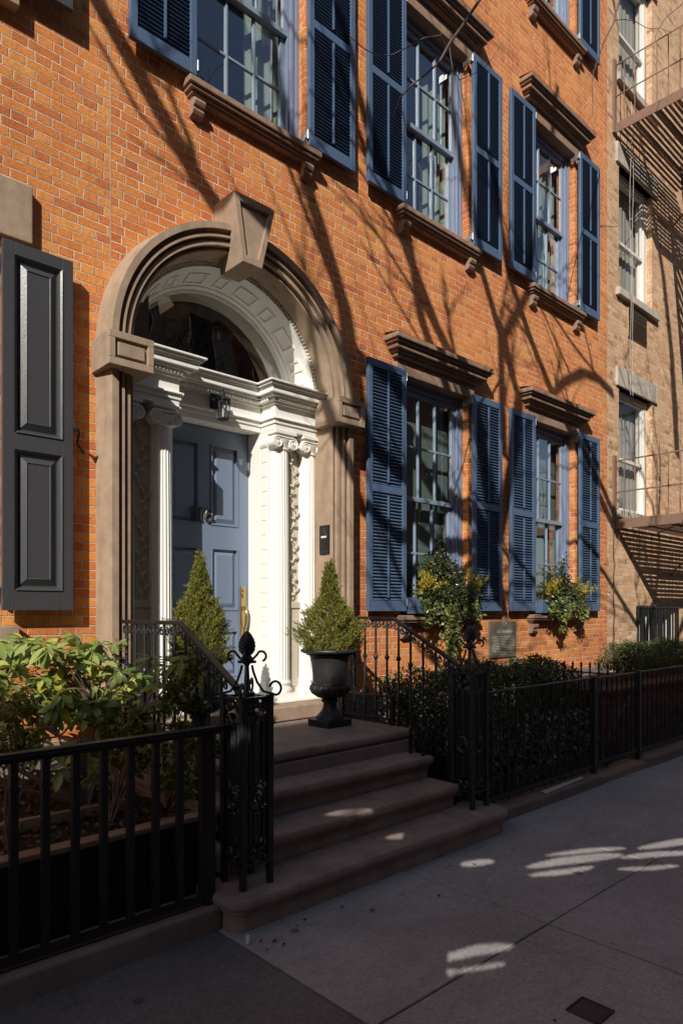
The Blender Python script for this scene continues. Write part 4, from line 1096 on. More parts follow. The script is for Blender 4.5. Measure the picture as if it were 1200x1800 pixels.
def plaque():
    x0, x1, z0, z1 = 6.80, 7.36, 1.03, 1.46
    T = thing('bronze_plaque', 'rectangular bronze history plaque with an oval emblem on the brick below windows', 'plaque', (7.1, 0, z0))
    mb = MB(); mb.box(x0, x1, -.022, .0, z0, z1); mb.box(x0-.006, x1+.006, -.016, -.001, z0-.006, z1+.006); mb.build('plate', M['plate'], T, bevel=.003)
    mb = MB(); cx = (x0+x1)/2+.02
    mb.lathe([(.062, -.026), (.056, -.030), (.046, -.030), (.042, -.025), (.0, -.025)], (cx, 0, z1+.005), 28, axis='y'); mb.v = [(cx+(a-cx)*.8, b, z1+.005+(c-z1-.005)*1.15) for a, b, c in mb.v]
    mb.tube([(cx+.018*math.cos(a), -.03, z1+.005+.03*math.sin(a)) for a in [.6+i*.45 for i in range(12)]], .006, 5)
    mb.build('emblem', M['bronze'], T, smooth=True)
    mb = MB(); rl = random.Random(4)
    def row(z, h, xa, xb):
        x = xa
        while x < xb:
            w = rl.uniform(.5, .95)*h
            if rl.random() < .16: x += h*.7; continue
            k = rl.random()
            mb.box(x, x+w*.3, -.0255, -.0215, z, z+h)
            if k > .3: mb.box(x+w*.3, x+w, -.0254, -.0215, z+(h*.75 if k > .6 else 0), z+(h if k > .6 else h*.25))
            if k > .5: mb.box(x+w*.7, x+w, -.0253, -.0215, z, z+h*.75)
            x += w+h*.28
    row(z1-.135, .034, x0+.10, x1-.10)
    for i in range(10): row(z1-.185-.0195*i, .011, x0+.05, x1-.05 if i < 9 else x1-.25)
    row(z0+.055, .009, x0+.1, x1-.08); row(z0+.032, .009, x0+.1, x1-.2)
    mb.build('lettering', M['letters'], T)
plaque()
def cover():
    T = thing('utility_cover', 'small rusty square iron utility cover set in the sidewalk', 'utility cover', (2.58, -3.43, 0))
    a, b, c, d = 2.525, 2.64, -3.49, -3.37
    mb = MB(); mb.box(a, b, c, d, -.02, .003); mb.build('lid', M['covermetal'], T, bevel=.003)
    mb = MB(); w = .010
    mb.box(a-w, b+w, c-w, c-.002, -.02, .006); mb.box(a-w, b+w, d+.002, d+w, -.02, .006); mb.box(a-w, a-.002, c, d, -.02, .006); mb.box(b+.002, b+w, c, d, -.02, .006); mb.build('rim', M['covermetal'], T, bevel=.002)
cover()
def litter():
    mb = MB(); mb.lathe([(.010, 0), (.011, .004), (.011, .026), (.008, .034), (.008, .04)], (1.90, -2.05, 0.001), 12)
    tag(mb.build('bottle_cap', M['windowwhite'], None, smooth=True), 'tiny white plastic cap standing by the corner of the bottom step', 'litter')
    mb = MB(); mb.add([(5.05, -1.79, .092), (5.75, -1.75, .094), (5.78, -1.71, .10), (5.06, -1.73, .10)], [(0, 1, 2, 3)])
    tag(mb.build('paper_scrap', M['greystone'], None), 'long strip of pale paper lying on the kerb under the thin picket fence', 'litter')
    pos, dr, up, sz = [], [], [], []
    for i in range(70):
        if i < 40: x = random.uniform(1.9, 7.5); y = -1.86-abs(random.gauss(0, .12))-(.17 if x < 4.3 else 0)
        else: x = random.uniform(1.2, 7); y = random.uniform(-4.2, -1.9)
        if 1.87 < x < 4.3 and y > -2.02: continue
        pos.append((x, y, .006)); dr.append((random.uniform(-1, 1), random.uniform(-1, 1), .1)); up.append((random.uniform(-.3, .3), random.uniform(-.3, .3), 1)); sz.append(random.uniform(.012, .035))
    o = leaf_mesh('leaf_litter', M['deadleaf'], pos, dr, up, sz, 'oval'); o['kind'] = 'stuff'; o['label'] = 'dry brown leaf bits scattered on the sidewalk'; o['category'] = 'leaf litter'
litter()

# ================================================================== URNS AND SPRUCES
def urn(x, y, z, label, lab2):
    T = thing('iron_urn', label, 'urn', (x, y, z), 'black iron urns beside the front door')
    mb = MB(); mb.box(x-.128, x+.128, y-.128, y+.128, z, z+.055); mb.build('plinth', M['urniron'], T, bevel=.006)
    gad = lambda n, d: (lambda a, h, i: 1+d*abs(math.sin(n*a/2)))
    mb = MB(); mb.lathe([(.112, .055), (.108, .075), (.085, .10), (.062, .13), (.052, .16), (.05, .185), (.066, .195), (.066, .21), (.055, .22)], (x, y, z), 64, gad(24, .05)); mb.build('stem', M['urniron'], T, smooth=True)
    mb = MB(); mb.lathe([(.055, .22), (.10, .235), (.140, .265), (.158, .30), (.152, .325), (.140, .338)], (x, y, z), 96, gad(28, .07)); mb.build('gadrooned_bowl', M['urniron'], T, smooth=True)
    mb = MB(); mb.lathe([(.146, .336), (.152, .342), (.150, .350), (.140, .356), (.142, .42), (.150, .50), (.160, .555), (.172, .575), (.185, .59)], (x, y, z), 56); mb.build('body', M['urniron'], T, smooth=True)
    mb = MB(); mb.lathe([(.180, .585), (.215, .592), (.236, .602), (.240, .612), (.236, .622), (.222, .626), (.20, .622), (.195, .59)], (x, y, z), 72, lambda a, h, i: 1+(.018*math.sin(36*a) if 1 < i < 6 else 0)); mb.build('rim', M['urniron'], T, smooth=True)
    mb = MB(); mb.lathe([(.198, .58), (.12, .605), (.001, .62)], (x, y, z), 32); mb.build('soil', M['soil'], T, smooth=True)
    N = 220; a = rng.uniform(0, 2*PI, N); r = .2*np.sqrt(rng.uniform(.1, 1, N))
    leaf_mesh('fallen_needles', M['needlelitter'], np.c_[x+r*np.cos(a), y+r*np.sin(a), z+.615+rng.uniform(0, .02, N)], rdir(N)*[1, 1, .25], rdir(N, 1.5), rng.uniform(.02, .045, N), 'small', T)
    # dwarf spruce: cone of short tufted shoots
    P = thing('dwarf_spruce', lab2, 'shrub', (x, y, z+.6), 'dwarf spruces in the urns')
    mb = MB(); mb.tube([(x, y, z+.58), (x+.01, y, z+.9), (x, y, z+1.28)], [.018, .012, .003], 6); mb.build('trunk', M['bark'], P)
    H = .74; zb = z+.60
    fat = [.135, .178, .180, .148, .106, .062, .044, .024, .004] if x < 3 else [.150, .205, .220, .190, .140, .075, .052, .030, .004]
    ns = 3000; t = rng.beta(1.0, 1.7, ns); a = rng.uniform(0, 2*PI, ns)
    lob = 1+.22*np.sin(2*a+8*t+x*7)+.18*np.sin(5*a-17*t+x*3)+.14*np.sin(11*a+37*t+x)+rng.normal(0, .11, ns)
    prof = np.interp(t, [0, .06, .16, .33, .48, .60, .74, .88, 1.], fat)
    R = prof*lob*np.sqrt(rng.uniform(.30, 1, ns))
    base = np.c_[x+R*np.cos(a), y+R*np.sin(a), zb+H*t]
    out = np.c_[np.cos(a)*.75, np.sin(a)*.75, np.full(ns, .8)]+rng.normal(0, .32, (ns, 3))
    out /= np.linalg.norm(out, axis=1, keepdims=True)
    k = 22
    L = rng.uniform(.026, .055, ns)*(1-.4*t)
    s = np.tile(np.linspace(.0, 1, k), (ns, 1))
    pos = base[:, None]+out[:, None]*(s*L[:, None])[:, :, None]
    d = out[:, None]*.75+rng.normal(0, .62, (ns, k, 3))
    n = ns*k
    leaf_mesh('foliage', M['spruce'], pos.reshape(-1, 3), d.reshape(-1, 3), rdir(n), rng.uniform(.009, .017, n), 'needle2', P)
LEAF['needle2'] = ([(0, .16, 0), (0, -.16, 0), (1, -.07, 0), (1, .07, 0)], [(0, 1, 2, 3)])
urn(3.73, -.60, .66, 'black iron urn with fluted bowl standing right of the white columns', 'cone-shaped dwarf spruce growing in the right urn, in front of brown stone jamb')
urn(2.50, -.62, .66, 'black iron urn half hidden behind the railing, left of the door', 'cone-shaped dwarf spruce in the left urn, in front of the blue door')

# ================================================================== PLANTING, LEFT
def planter():
    T = thing('raised_bed', 'raised planting bed with brown board edging behind the heavy left fence', 'planter', (.5, -1., 0))
    x1 = 1.99
    mb = MB(); mb.box(-4, x1, -1.555, -1.50, -.1, .47); mb.build('front_board', M['black'], T)
    mb = MB(); mb.box(-4, x1, -1.56, -1.47, .471, .50); mb.box(-4, 1.75, -1.10, -1.06, .471, .53); mb.box(x1-.03, x1, -1.47, -.06, .2, .505); mb.build('edging', M['sillstone'], T, bevel=.006)
    mb = MB(); n = 40
    for i in range(n+1):
        for j in range(9):
            x = -4+(x1-.03+4)*i/n; y = -1.47+1.41*j/8
            mb.v.append((x, y, .462+.02*math.sin(x*9+y*5)*math.sin(y*11)))
    mb.f = [(i*9+j, (i+1)*9+j, (i+1)*9+j+1, i*9+j+1) for i in range(n) for j in range(8)]
    mb.build('soil', M['soil'], T, smooth=True)
    N = 2600
    o = leaf_mesh('leaf_mulch', M['deadleaf'], np.c_[rng.uniform(-.5, 1.93, N), rng.uniform(-1.46, -.2, N), .475+rng.uniform(0, .03, N)], rdir(N)*[1, 1, .35], rdir(N, 1.3), rng.uniform(.02, .05, N), 'oval', T)
    o['kind'] = 'stuff'
planter()

def branchy(mb, tips, base, r0=.016, bend=.12):
    """curved stems from a base to each tip"""
    b = Vector(base)
    for t in tips:
        t = Vector(t); d = t-b; s = Vector((random.uniform(-1, 1), random.uniform(-1, 1), random.uniform(-.2, .8)))*bend*d.length
        n = 7; pts = [b+d*(i/n)+s*math.sin(PI*i/n)*(.6+.4*math.sin(5*i)) for i in range(n+1)]
        mb.tube(pts, [r0*(1-.8*i/n) for i in range(n+1)], 6)

def rhodo():
    T = thing('rhododendron', 'large-leaved sunlit green rhododendron bush behind the heavy fence at left', 'shrub', (1.45, -.75, .5))
    tips = []
    spots = [(40, 1118, -.75), (128, 1110, -.72), (98, 1165, -.8), (10, 1195, -.85), (55, 1172, -.62), (70, 1215, -.9), (160, 1150, -.6), (165, 1195, -.7), (115, 1205, -.55), (20, 1140, -.6), (35, 1235, -.95),
             (200, 1165, -.78), (190, 1235, -.8), (95, 1245, -.95), (150, 1255, -1.0), (20, 1285, -1.0), (245, 1178, -.95), (300, 1160, -1.15), (345, 1135, -1.2), (370, 1150, -1.15), (318, 1150, -1.22), (140, 1300, -1.1), (160, 1355, -1.15), (110, 1340, -1.2), (65, 1310, -1.1), (5, 1250, -.9), (180, 1340, -1.2), (85, 1120, -.55), (60, 1145, -.7), (210, 1190, -.6), (355, 1170, -1.2), (225, 1205, -.9), (265, 1150, -1.1), (285, 1185, -1.15), (385, 1140, -1.2), (240, 1240, -1.0), (150, 1130, -.7), (30, 1165, -.7), (120, 1240, -.8), (65, 1265, -.8), (170, 1240, -.75), (0, 1230, -.8)]
    for u, v, y in spots: tips.append(fac(u, v, y+(.28 if u < 260 and y > -1 else .05))-Vector((0, 0, .03)))
    for i in range(34):
        tips.append(Vector((random.uniform(-.6, 1.85), random.uniform(-.75, -.2), random.uniform(.75, 1.45))))
    for i in range(40):
        tips.append(fac(random.uniform(-30, 215), random.uniform(1115, 1250), random.uniform(-.85, -.3)))
    mb = MB(); base = Vector((1.62, -.85, .46))
    hubs = [base+Vector((-.15, .05, .42)), base+Vector((-.45, .0, .35)), base+Vector((.12, -.1, .40)), base+Vector((.1, .1, .55))]
    branchy(mb, hubs, base, .022, .08)
    h2 = [base+Vector((-1.0, .2, .45)), base+Vector((-.75, .3, .55))]; branchy(mb, h2, base, .02, .08); hubs += h2
    for t in tips: branchy(mb, [t], min(hubs, key=lambda h: (h-t).length), .0065, .16)
    mb.build('stems', M['stem'], T, smooth=True)
    pos, dr, up, sz = [], [], [], []
    for t in tips:
        n = random.randint(10, 16); ph = random.uniform(0, 6.28); tilt = Vector((random.uniform(-.35, .35), random.uniform(-.6, .1), 1)).normalized()
        e1 = tilt.orthogonal().normalized(); e2 = tilt.cross(e1)
        for i in range(n):
            a = ph+i*2.4; lift = random.uniform(-1.1, .5)
            d = (e1*math.cos(a)+e2*math.sin(a))+tilt*lift
            pos.append(t+tilt*random.uniform(-.03, .02)); dr.append(d); up.append(tilt+Vector((random.uniform(-.3, .3), random.uniform(-.3, .3), 0))); sz.append(random.uniform(.06, .145))
    leaf_mesh('foliage', M['rhodo'], pos, dr, up, sz, 'oval2', T)
LEAF['oval2'] = ([(0,0,0),(.12,.02,0),(.12,-.02,0),(.32,.15,.03),(.32,0,-.015),(.32,-.15,.03),(.62,.19,.0),(.62,0,-.05),(.62,-.19,.0),(.85,.12,-.06),(.85,0,-.10),(.85,-.12,-.06),(1,0,-.16)],
                 [(0,2,1),(1,4,3),(1,2,4),(2,5,4),(3,4,7,6),(4,5,8,7),(6,7,10,9),(7,8,11,10),(9,10,12),(10,11,12)])
rhodo()

def twiggy_shrub(name, label, base, clusters, n_leaf, size, mat, group=None, shape='oval', spread=.06):
    T = thing(name, label, 'shrub', base, group)
    mb = MB(); branchy(mb, [c for c, r in clusters], base, .008, .08); mb.build('stems', M['stem'], T, smooth=True)
    pos = []
    for c, r in clusters:
        p = rng.normal(size=(n_leaf, 3)); p /= np.linalg.norm(p, axis=1, keepdims=True); pos.append(np.array(c)+p*(r*rng.uniform(.3, 1, (n_leaf, 1))**.6)*[1, 1, .8])
    pos = np.vstack(pos); n = len(pos)
    leaf_mesh('foliage', M[mat], pos, rdir(n, .2), rdir(n, 1.4), rng.uniform(size*.6, size*1.25, n), shape, T)
def cl(spots): return [(tuple(fac(u, v, y)), r) for u, v, y, r in spots]
twiggy_shrub('azalea', 'small-leaved olive green shrub rising beside the left newel post', (1.86, -1.32, .46),
    cl([(315, 1225, -1.3, .07), (335, 1200, -1.28, .06), (290, 1245, -1.32, .07), (305, 1330, -1.4, .09), (330, 1350, -1.42, .08), (295, 1370, -1.42, .08), (345, 1310, -1.38, .07), (310, 1290, -1.36, .08), (325, 1390, -1.44, .06), (340, 1170, -1.25, .06), (300, 1215, -1.3, .06), (345, 1240, -1.3, .05), (388, 1320, -1.45, .04)]), 80, .045, 'azalea', 'small-leaved shrubs along the fence')
twiggy_shrub('azalea', 'low small-leaved olive shrub between the fence bars, under the large-leaved bush', (1.55, -1.3, .46),
    cl([(195, 1285, -1.25, .08), (225, 1300, -1.3, .08), (245, 1275, -1.2, .07), (205, 1330, -1.3, .08), (235, 1350, -1.35, .06), (255, 1330, -1.35, .06), (180, 1270, -1.2, .06), (240, 1255, -1.15, .05)]), 75, .045, 'azalea', 'small-leaved shrubs along the fence')
twiggy_shrub('azalea', 'dark small-leaved shrub behind the fence at the far left edge', (1.05, -1.3, .46),
    cl([(15, 1250, -1.25, .09), (40, 1275, -1.25, .09), (10, 1300, -1.3, .09), (45, 1240, -1.2, .08), (25, 1330, -1.3, .08), (50, 1310, -1.3, .07), (-20, 1270, -1.3, .1)]), 95, .035, 'azalea', 'small-leaved shrubs along the fence')

# ================================================================== PLANTING, RIGHT
def hedge(name, label, x0, x1, y0, y1, z0, z1, N, size, mat, group=None, seed=0.):
    T = thing(name, label, 'hedge', ((x0+x1)/2, (y0+y1)/2, z0), group)
    mb = MB(); n = int((x1-x0)/.16)
    for i in range(n):
        bx = x0+(i+.5)*(x1-x0)/n
        for k in range(4): branchy(mb, [(bx+random.uniform(-.15, .15), random.uniform(y0+.1, y1-.1), z1-.06)], (bx, (y0+y1)/2, z0), .009, .05)
    mb.build('stems', M['stem'], T)
    # leaf shells: mostly near the clipped surface, dense
    q = rng.uniform(-1, 1, (N*3, 3)); m = np.max(np.abs(q)**6, axis=1)
    keep = rng.uniform(0, 1, N*3) < (.10+.90*m); q = q[keep][:N]
    cx, cy, cz = (x0+x1)/2, (y0+y1)/2, (z0+.12+z1)/2; hx, hy, hz = (x1-x0)/2, (y1-y0)/2, (z1-z0-.12)/2
    p = np.c_[cx+q[:, 0]*hx, cy+q[:, 1]*hy, cz+q[:, 2]*hz]
    lump = .05*np.sin(p[:, 0]*5.1+seed)*np.sin(p[:, 1]*6.3+1)+.035*np.sin(p[:, 0]*11.7+p[:, 2]*9+seed)+.012*rng.normal(size=len(p))
    p[:, 2] += lump*(q[:, 2]*.5+.5); p[:, 1] += lump*.7*-np.sign(q[:, 1]); r = np.maximum(np.abs(q[:, 0]), np.abs(q[:, 2]))
    # round the shoulders
    sh = np.clip((np.abs(q[:, 0])-(1-.18/hx))/(.18/hx), 0, 1); p[:, 2] -= sh**2*.10*(q[:, 2] > 0)
    n = len(p); nrm = q**5; d = rdir(n)+nrm*.7
    leaf_mesh('foliage', M[mat], p, d, rdir(n, .8), rng.uniform(size*.6, size*1.3, n), 'oval', T)
hedge('boxwood_hedge', 'dark clipped boxwood hedge behind the thin picket fence, below the plaque', 4.28, 6.72, -1.22, -.58, .1, 1.05, 46000, .027, 'box', 'clipped boxwood hedges')
hedge('boxwood_hedge', 'smaller clipped boxwood in front of the tan brick house beyond the gate', 8.62, 11.2, -.98, -.45, .70, 1.13, 18000, .024, 'box', 'clipped boxwood hedges', 2.)
def low_wall():
    T = thing('garden_wall', 'low dark red brick planter wall behind the far right fence', 'wall', (10, -1.1, 0))
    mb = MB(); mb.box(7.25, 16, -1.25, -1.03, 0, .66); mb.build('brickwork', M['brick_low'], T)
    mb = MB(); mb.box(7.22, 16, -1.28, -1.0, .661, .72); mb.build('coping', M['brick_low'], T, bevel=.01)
    mb = MB(); mb.box(7.3, 16, -1.03, -.1, .3, .69); mb.build('soil', M['soil'], T)
low_wall()
def ivy_ground():
    T = thing('ivy_patch', 'dark trailing ivy spilling through the thin picket fence under the hedge', 'ivy', (5.2, -1.5, .06))
    N = 2600; x = rng.uniform(4.25, 6.6, N); z = .08+rng.beta(1.1, 1.5, N)*.56; y = -1.62+.32*(z/.6)+rng.normal(0, .045, N)
    leaf_mesh('foliage', M['darkivy'], np.c_[x, y, z], rdir(N)+np.array([0, -.3, -.5]), rdir(N)*.6+np.array([0, -1., .6]), rng.uniform(.03, .06, N), 'ivy', T)
    mb = MB()
    for i in range(26):
        xx = random.uniform(4.3, 6.5); mb.tube([(xx, -1.35, .1), (xx+.1*random.uniform(-1, 1), -1.45, .3), (xx+.2*random.uniform(-1, 1), -1.5, .5)], .004, 4)
    mb.build('stems', M['stem'], T)
ivy_ground()

def window_box(cx, i):
    z = 1.565; x0, x1 = cx-.55, cx+.55
    wh = ['in the window left of the plaque', 'in the window right of the plaque'][i]
    T = thing('window_box', 'blue planter box full of plants '+wh, 'window box', (cx, -.1, z), 'planted window boxes')
    mb = MB(); mb.box(x0, x1, -.165, -.145, z, z+.17); mb.box(x0, x1, .03, .05, z, z+.17); mb.box(x0, x0+.02, -.145, .03, z, z+.17); mb.box(x1-.02, x1, -.145, .03, z, z+.17); mb.box(x0+.02, x1-.02, -.145, .03, z, z+.02)
    mb.build('box', M['shutter'], T, bevel=.004)
    mb = MB(); mb.box(x0+.02, x1-.02, -.145, .03, z+.02, z+.15); mb.build('soil', M['soil'], T)
    # holly in the middle
    R = random.Random(i+3)
    P = thing('holly_bush', 'dark glossy holly bush '+wh, 'shrub', (cx, -.06, z+.15), 'holly bushes in the window boxes')
    tips = [(cx+R.uniform(-.5, .5), R.uniform(-.30, -.2), z+R.uniform(.0, .3)) for _ in range(26 if i == 0 else 8)]; k = 70 if i == 0 else 42; Hh = .62 if i == 0 else .52
    for j in range(k):
        a = R.uniform(-1, 1); tips.append((cx-.02+a*.42, R.uniform(-.24, .02), z+.22+Hh*(1-abs(a)**1.5)*R.uniform(.35, 1.)))
    mb = MB()
    for j, t in enumerate(tips): branchy(mb, [t], (cx+.3*(t[0]-cx), -.06, z+.14), .006, .06)
    mb.build('stems', M['stem'], P)
    pos = []
    for t in tips:
        b = np.array((cx+.3*(t[0]-cx), -.06, z+.16)); t = np.array(t)
        s = rng.uniform(.25, 1.03, 60)[:, None]; pos.append(b+(t-b)*s+rng.normal(0, .034, (60, 3)))
    pos = np.vstack(pos); n = len(pos)
    leaf_mesh('foliage', M['holly'], pos, rdir(n, .3), rdir(n, .6), rng.uniform(.028, .052, n), 'holly', P)
    # golden cypress sprays
    for j, (ox, w) in enumerate(((-.40, 'left'), (.36, 'right'))):
        G = thing('golden_cypress', f'feathery yellow cypress at {w} end of box '+wh, 'shrub', (cx+ox, -.12, z+.15), 'golden cypresses in the window boxes')
        pos, dr = [], []
        mb = MB()
        for b in range(9):
            p0 = np.array((cx+ox+R.uniform(-.04, .04), -.17+R.uniform(-.03, .03), z+.20)); d = np.array((R.uniform(-.45, .45)+(.15 if j else -.05), R.uniform(-.65, .1), R.uniform(.35, 1.))); d /= np.linalg.norm(d); L = R.uniform(.16, .30)
            mb.tube([p0, p0+d*L*.5+np.array((0, 0, .01)), p0+d*L], [.004, .003, .001], 4)
            s = rng.uniform(.2, 1, 60); pos.append(p0+d*(s*L)[:, None]+rng.normal(0, .018, (60, 3))); dr.append(d+rng.normal(0, .55, (60, 3)))
        mb.build('stems', M['stem'], G)
        pos = np.vstack(pos); n = len(pos)
        leaf_mesh('foliage', M['gold'], pos, np.vstack(dr), rdir(n), rng.uniform(.018, .04, n), 'needle2', G)
    # ivy trailing over the front
    V = thing('trailing_ivy', ['long pale ivy trailing down below the near window box', 'shorter pale ivy hanging below the far window box'][i], 'ivy', (cx, -.17, z+.1), 'trailing ivy on the window boxes')
    pos = []; mb = MB()
    strands = [(-.05, .62), (.0, .55), (.03, .66), (.08, .50), (-.12, .38), (-.3, .25), (-.42, .30), (.25, .18), (.36, .16), (.44, .22)] if i == 0 else [(-.12, .40), (-.08, .34), (-.2, .27), (-.3, .2), (.0, .22), (.18, .12), (.32, .22), (.40, .28), (.46, .24), (-.42, .16)]
    for ox, L in strands:
        pts = []; m = int(L/.03)+4
        for q in range(m):
            t = q/(m-1); pts.append((cx+ox+.03*math.sin(6*t+ox*20), -.16-.06*math.sin(min(1, t*3)*PI/2)+.01*math.sin(9*t), z+.17-L*t+.05*math.sin(min(1, t*4)*PI)))
        mb.tube(pts, .0025, 4)
        for p in pts: pos.append(np.array(p)+rng.normal(0, .022, (8, 3)))
    for q in range(26): pos.append(np.array((cx+rng.uniform(-.5, .5), -.15, z+.17))+rng.normal(0, .04, (7, 3)))
    mb.build('stems', M['stem'], V); pos = np.vstack(pos); n = len(pos)
    leaf_mesh('foliage', M['ivy'], pos, rdir(n)*.7+np.array([0, -.3, -.6]), rdir(n)*.5+np.array([-.2, -1, .5]), rng.uniform(.025, .05, n), 'ivy', V)
LEAF['holly'] = ([(0,0,0),(.25,.24,.06),(.5,.14,0),(.75,.22,.06),(1,0,-.03),(.75,-.22,.06),(.5,-.14,0),(.25,-.24,.06),(.5,0,-.05)], [(0,8,2,1),(2,8,4,3),(4,8,6,5),(6,8,0,7)])
window_box(5.83, 0); window_box(8.28, 1)

# ================================================================== STREET TREES (bare)
def sub_twigs(mb, p, d, L, r, depth, rnd, flat=.5):
    n = 5; pts = [Vector(p)]; dd = Vector(d).normalized()
    for i in range(n):
        dd = (dd+Vector((rnd.uniform(-1, 1), rnd.uniform(-1, 1)*flat, rnd.uniform(-.8, 1)))*.22).normalized(); pts.append(pts[-1]+dd*L/n)
    mb.tube(pts, [r*(1-.65*i/n) for i in range(n+1)], 5)
    if depth > 0:
        for k in range(rnd.randint(3, 4)):
            i = rnd.randint(1, n); nd = (dd+Vector((rnd.uniform(-1, 1), rnd.uniform(-1, 1)*flat, rnd.uniform(-.5, 1)))*.9).normalized()
            sub_twigs(mb, pts[i], nd, L*rnd.uniform(.5, .72), r*.5, depth-1, rnd, flat)
def back(u, v, yb):
    """point in the plane y=yb whose sun shadow falls on the facade where the photo shows it"""
    f = fac(u, v); s = -yb/SUN.y
    return f-SUN*s
def tree(name, label, base, limbs, seed, top_r=.16, fork=6.4, extra=2, twigs=(), lean=(.10, .15)):
    rnd = random.Random(seed); T = thing(name, label, 'tree', base, 'bare street trees at the kerb')
    b = Vector(base); mb = MB(); f = b+Vector((lean[0], lean[1], fork))
    mb.tube([b+Vector((0, 0, -.1)), b+Vector((.03, .02, fork*.3)), b+Vector((.0, .08, fork*.65)), f], [top_r*1.25, top_r*1.05, top_r*.95, top_r*.8], 12)
    mb.build('trunk', M['bark'], T, smooth=True)
    for pts, r in limbs:
        mb = MB(); P = [Vector(p) for p in pts]
        n = len(P); mb.tube(P, [r*(1-.45*i/(n-1)) for i in range(n)], 8)
        for i in range(1, n):
            for k in range(1 if rnd.random() < .75 else 0):
                t = rnd.random(); p = P[i-1].lerp(P[i], t); d = (P[i]-P[i-1]).normalized()+Vector((rnd.uniform(-1, 1), rnd.uniform(-.5, .5), rnd.uniform(-.3, 1)))*.9
                sub_twigs(mb, p, d, rnd.uniform(.8, 1.7), r*.36, 1, rnd)
        mb.build('limb', M['bark'], T, smooth=True)
    for i in range(extra):
        mb = MB(); a = rnd.uniform(0, 2*PI); d = Vector((math.cos(a), .6*math.sin(a)-.2, rnd.uniform(.5, 1.4))); sub_twigs(mb, f+Vector((0, 0, rnd.uniform(-.8, .3))), d, rnd.uniform(2.2, 3.6), top_r*.35, 3, rnd)
        mb.build('limb', M['bark'], T)
    for chain in twigs:
        mb = MB()
        for pts, r in chain:
            n = len(pts); mb.tube(pts, [r*(1-.6*i/(n-1)) for i in range(n)], 5)
        mb.build('hanging_twig', M['twig'], T)
def B(pts, y0, y1):
    n = len(pts); return [back(u, v, y0+(y1-y0)*i/(n-1)) for i, (u, v) in enumerate(pts)]
fA = Vector((-.85, -5.45, 6.4))
limbsA = [
 (B([(880, 1075), (860, 960), (700, 700), (520, 520), (420, 420), (345, 310), (250, 140), (165, -10), (90, -140)], -5.4, -4.9), .105),
 (B([(868, 1000), (760, 900), (650, 800), (628, 690), (605, 540), (560, 390), (512, 240), (470, 60), (440, -120)], -5.4, -5.1), .09),
 (B([(870, 960), (840, 760), (800, 640), (765, 570), (715, 440), (680, 340), (600, 60)], -5.4, -5.3), .085),
 (B([(872, 960), (900, 820), (912, 700), (880, 590), (845, 470), (820, 330), (790, 120)], -5.4, -5.2), .07),
 (B([(868, 1010), (700, 960), (640, 900), (600, 810), (568, 700), (540, 620)], -5.3, -5.2), .07),
 (B([(850, 780), (790, 700), (740, 560), (720, 430), (655, 300), (600, 150)], -5.4, -5.3), .065),
 (B([(885, 800), (880, 600), (925, 520), (960, 330), (980, 150)], -5.4, -5.2), .05),
]
tree('bare_tree', 'leafless street tree behind the viewer at the kerb', (-1.66, -5.6, 0), limbsA, 3, lean=(.81, .12))
limbsB = [
 (B([(1085, 940), (1000, 760), (968, 685), (932, 595), (895, 485), (860, 300)], -5.4, -5.2), .075),
 (B([(1120, 1100), (1060, 1005), (1000, 940), (940, 1040), (890, 975), (840, 900)][:3], -5.4, -5.3), .05),
 (B([(1075, 690), (1050, 665), (1025, 655), (990, 672), (965, 700)], -5.2, -5.2), .065),
 (B([(1085, 920), (1060, 860), (1030, 800), (1010, 760)], -5.3, -5.3), .065),
 (B([(1190, 800), (1180, 620), (1165, 480), (1140, 330), (1120, 200)], -5.4, -5.3), .075),
 (B([(945, 1045), (900, 990), (880, 960), (845, 900), (800, 850)], -5.3, -5.2), .035),
]
def onp(pts, y): return [fac(u, v, y) for u, v in pts]
Y1 = -1.9
tw = [
 [(onp([(900, -70), (842, 0), (812, 45), (790, 75), (772, 108), (748, 130), (722, 150), (702, 172), (690, 205)], -1.9), .011), (onp([(785, 80), (772, 62), (745, 66), (720, 80), (690, 95), (665, 98), (640, 85), (610, 60)], -1.9), .005), (onp([(789, 76), (792, 100), (795, 120), (808, 140), (812, 165), (818, 195), (820, 235)], -1.9), .005), (onp([(806, 140), (830, 130), (852, 118), (870, 95), (885, 70)], -1.85), .003), (onp([(798, 220), (790, 190), (777, 145)], -1.9), .003), (onp([(790, 75), (775, 62), (772, 40)], -1.9), .003), (onp([(700, 180), (708, 200), (715, 235)], -1.9), .003)],
 [(onp([(1105, -60), (1085, 12), (1078, 40), (1062, 70), (1050, 105), (1043, 125), (1040, 150), (1042, 180), (1040, 205)], -1.2), .009), (onp([(1080, 35), (1095, 33), (1115, 36), (1135, 48), (1152, 50), (1160, 48), (1180, 58)], -1.2), .005), (onp([(1210, -10), (1195, 10), (1170, 30), (1160, 45), (1152, 62), (1150, 85)], -1.2), .006), (onp([(1165, 50), (1172, 62), (1190, 60), (1205, 52)], -1.2), .003), (onp([(1048, 118), (1035, 130), (1028, 136)], -1.2), .003)],
]
tree('bare_tree', 'leafless street tree with thin bare twigs dangling before upper windows', (3.2, -5.75, 0), limbsB, 9, twigs=tw)

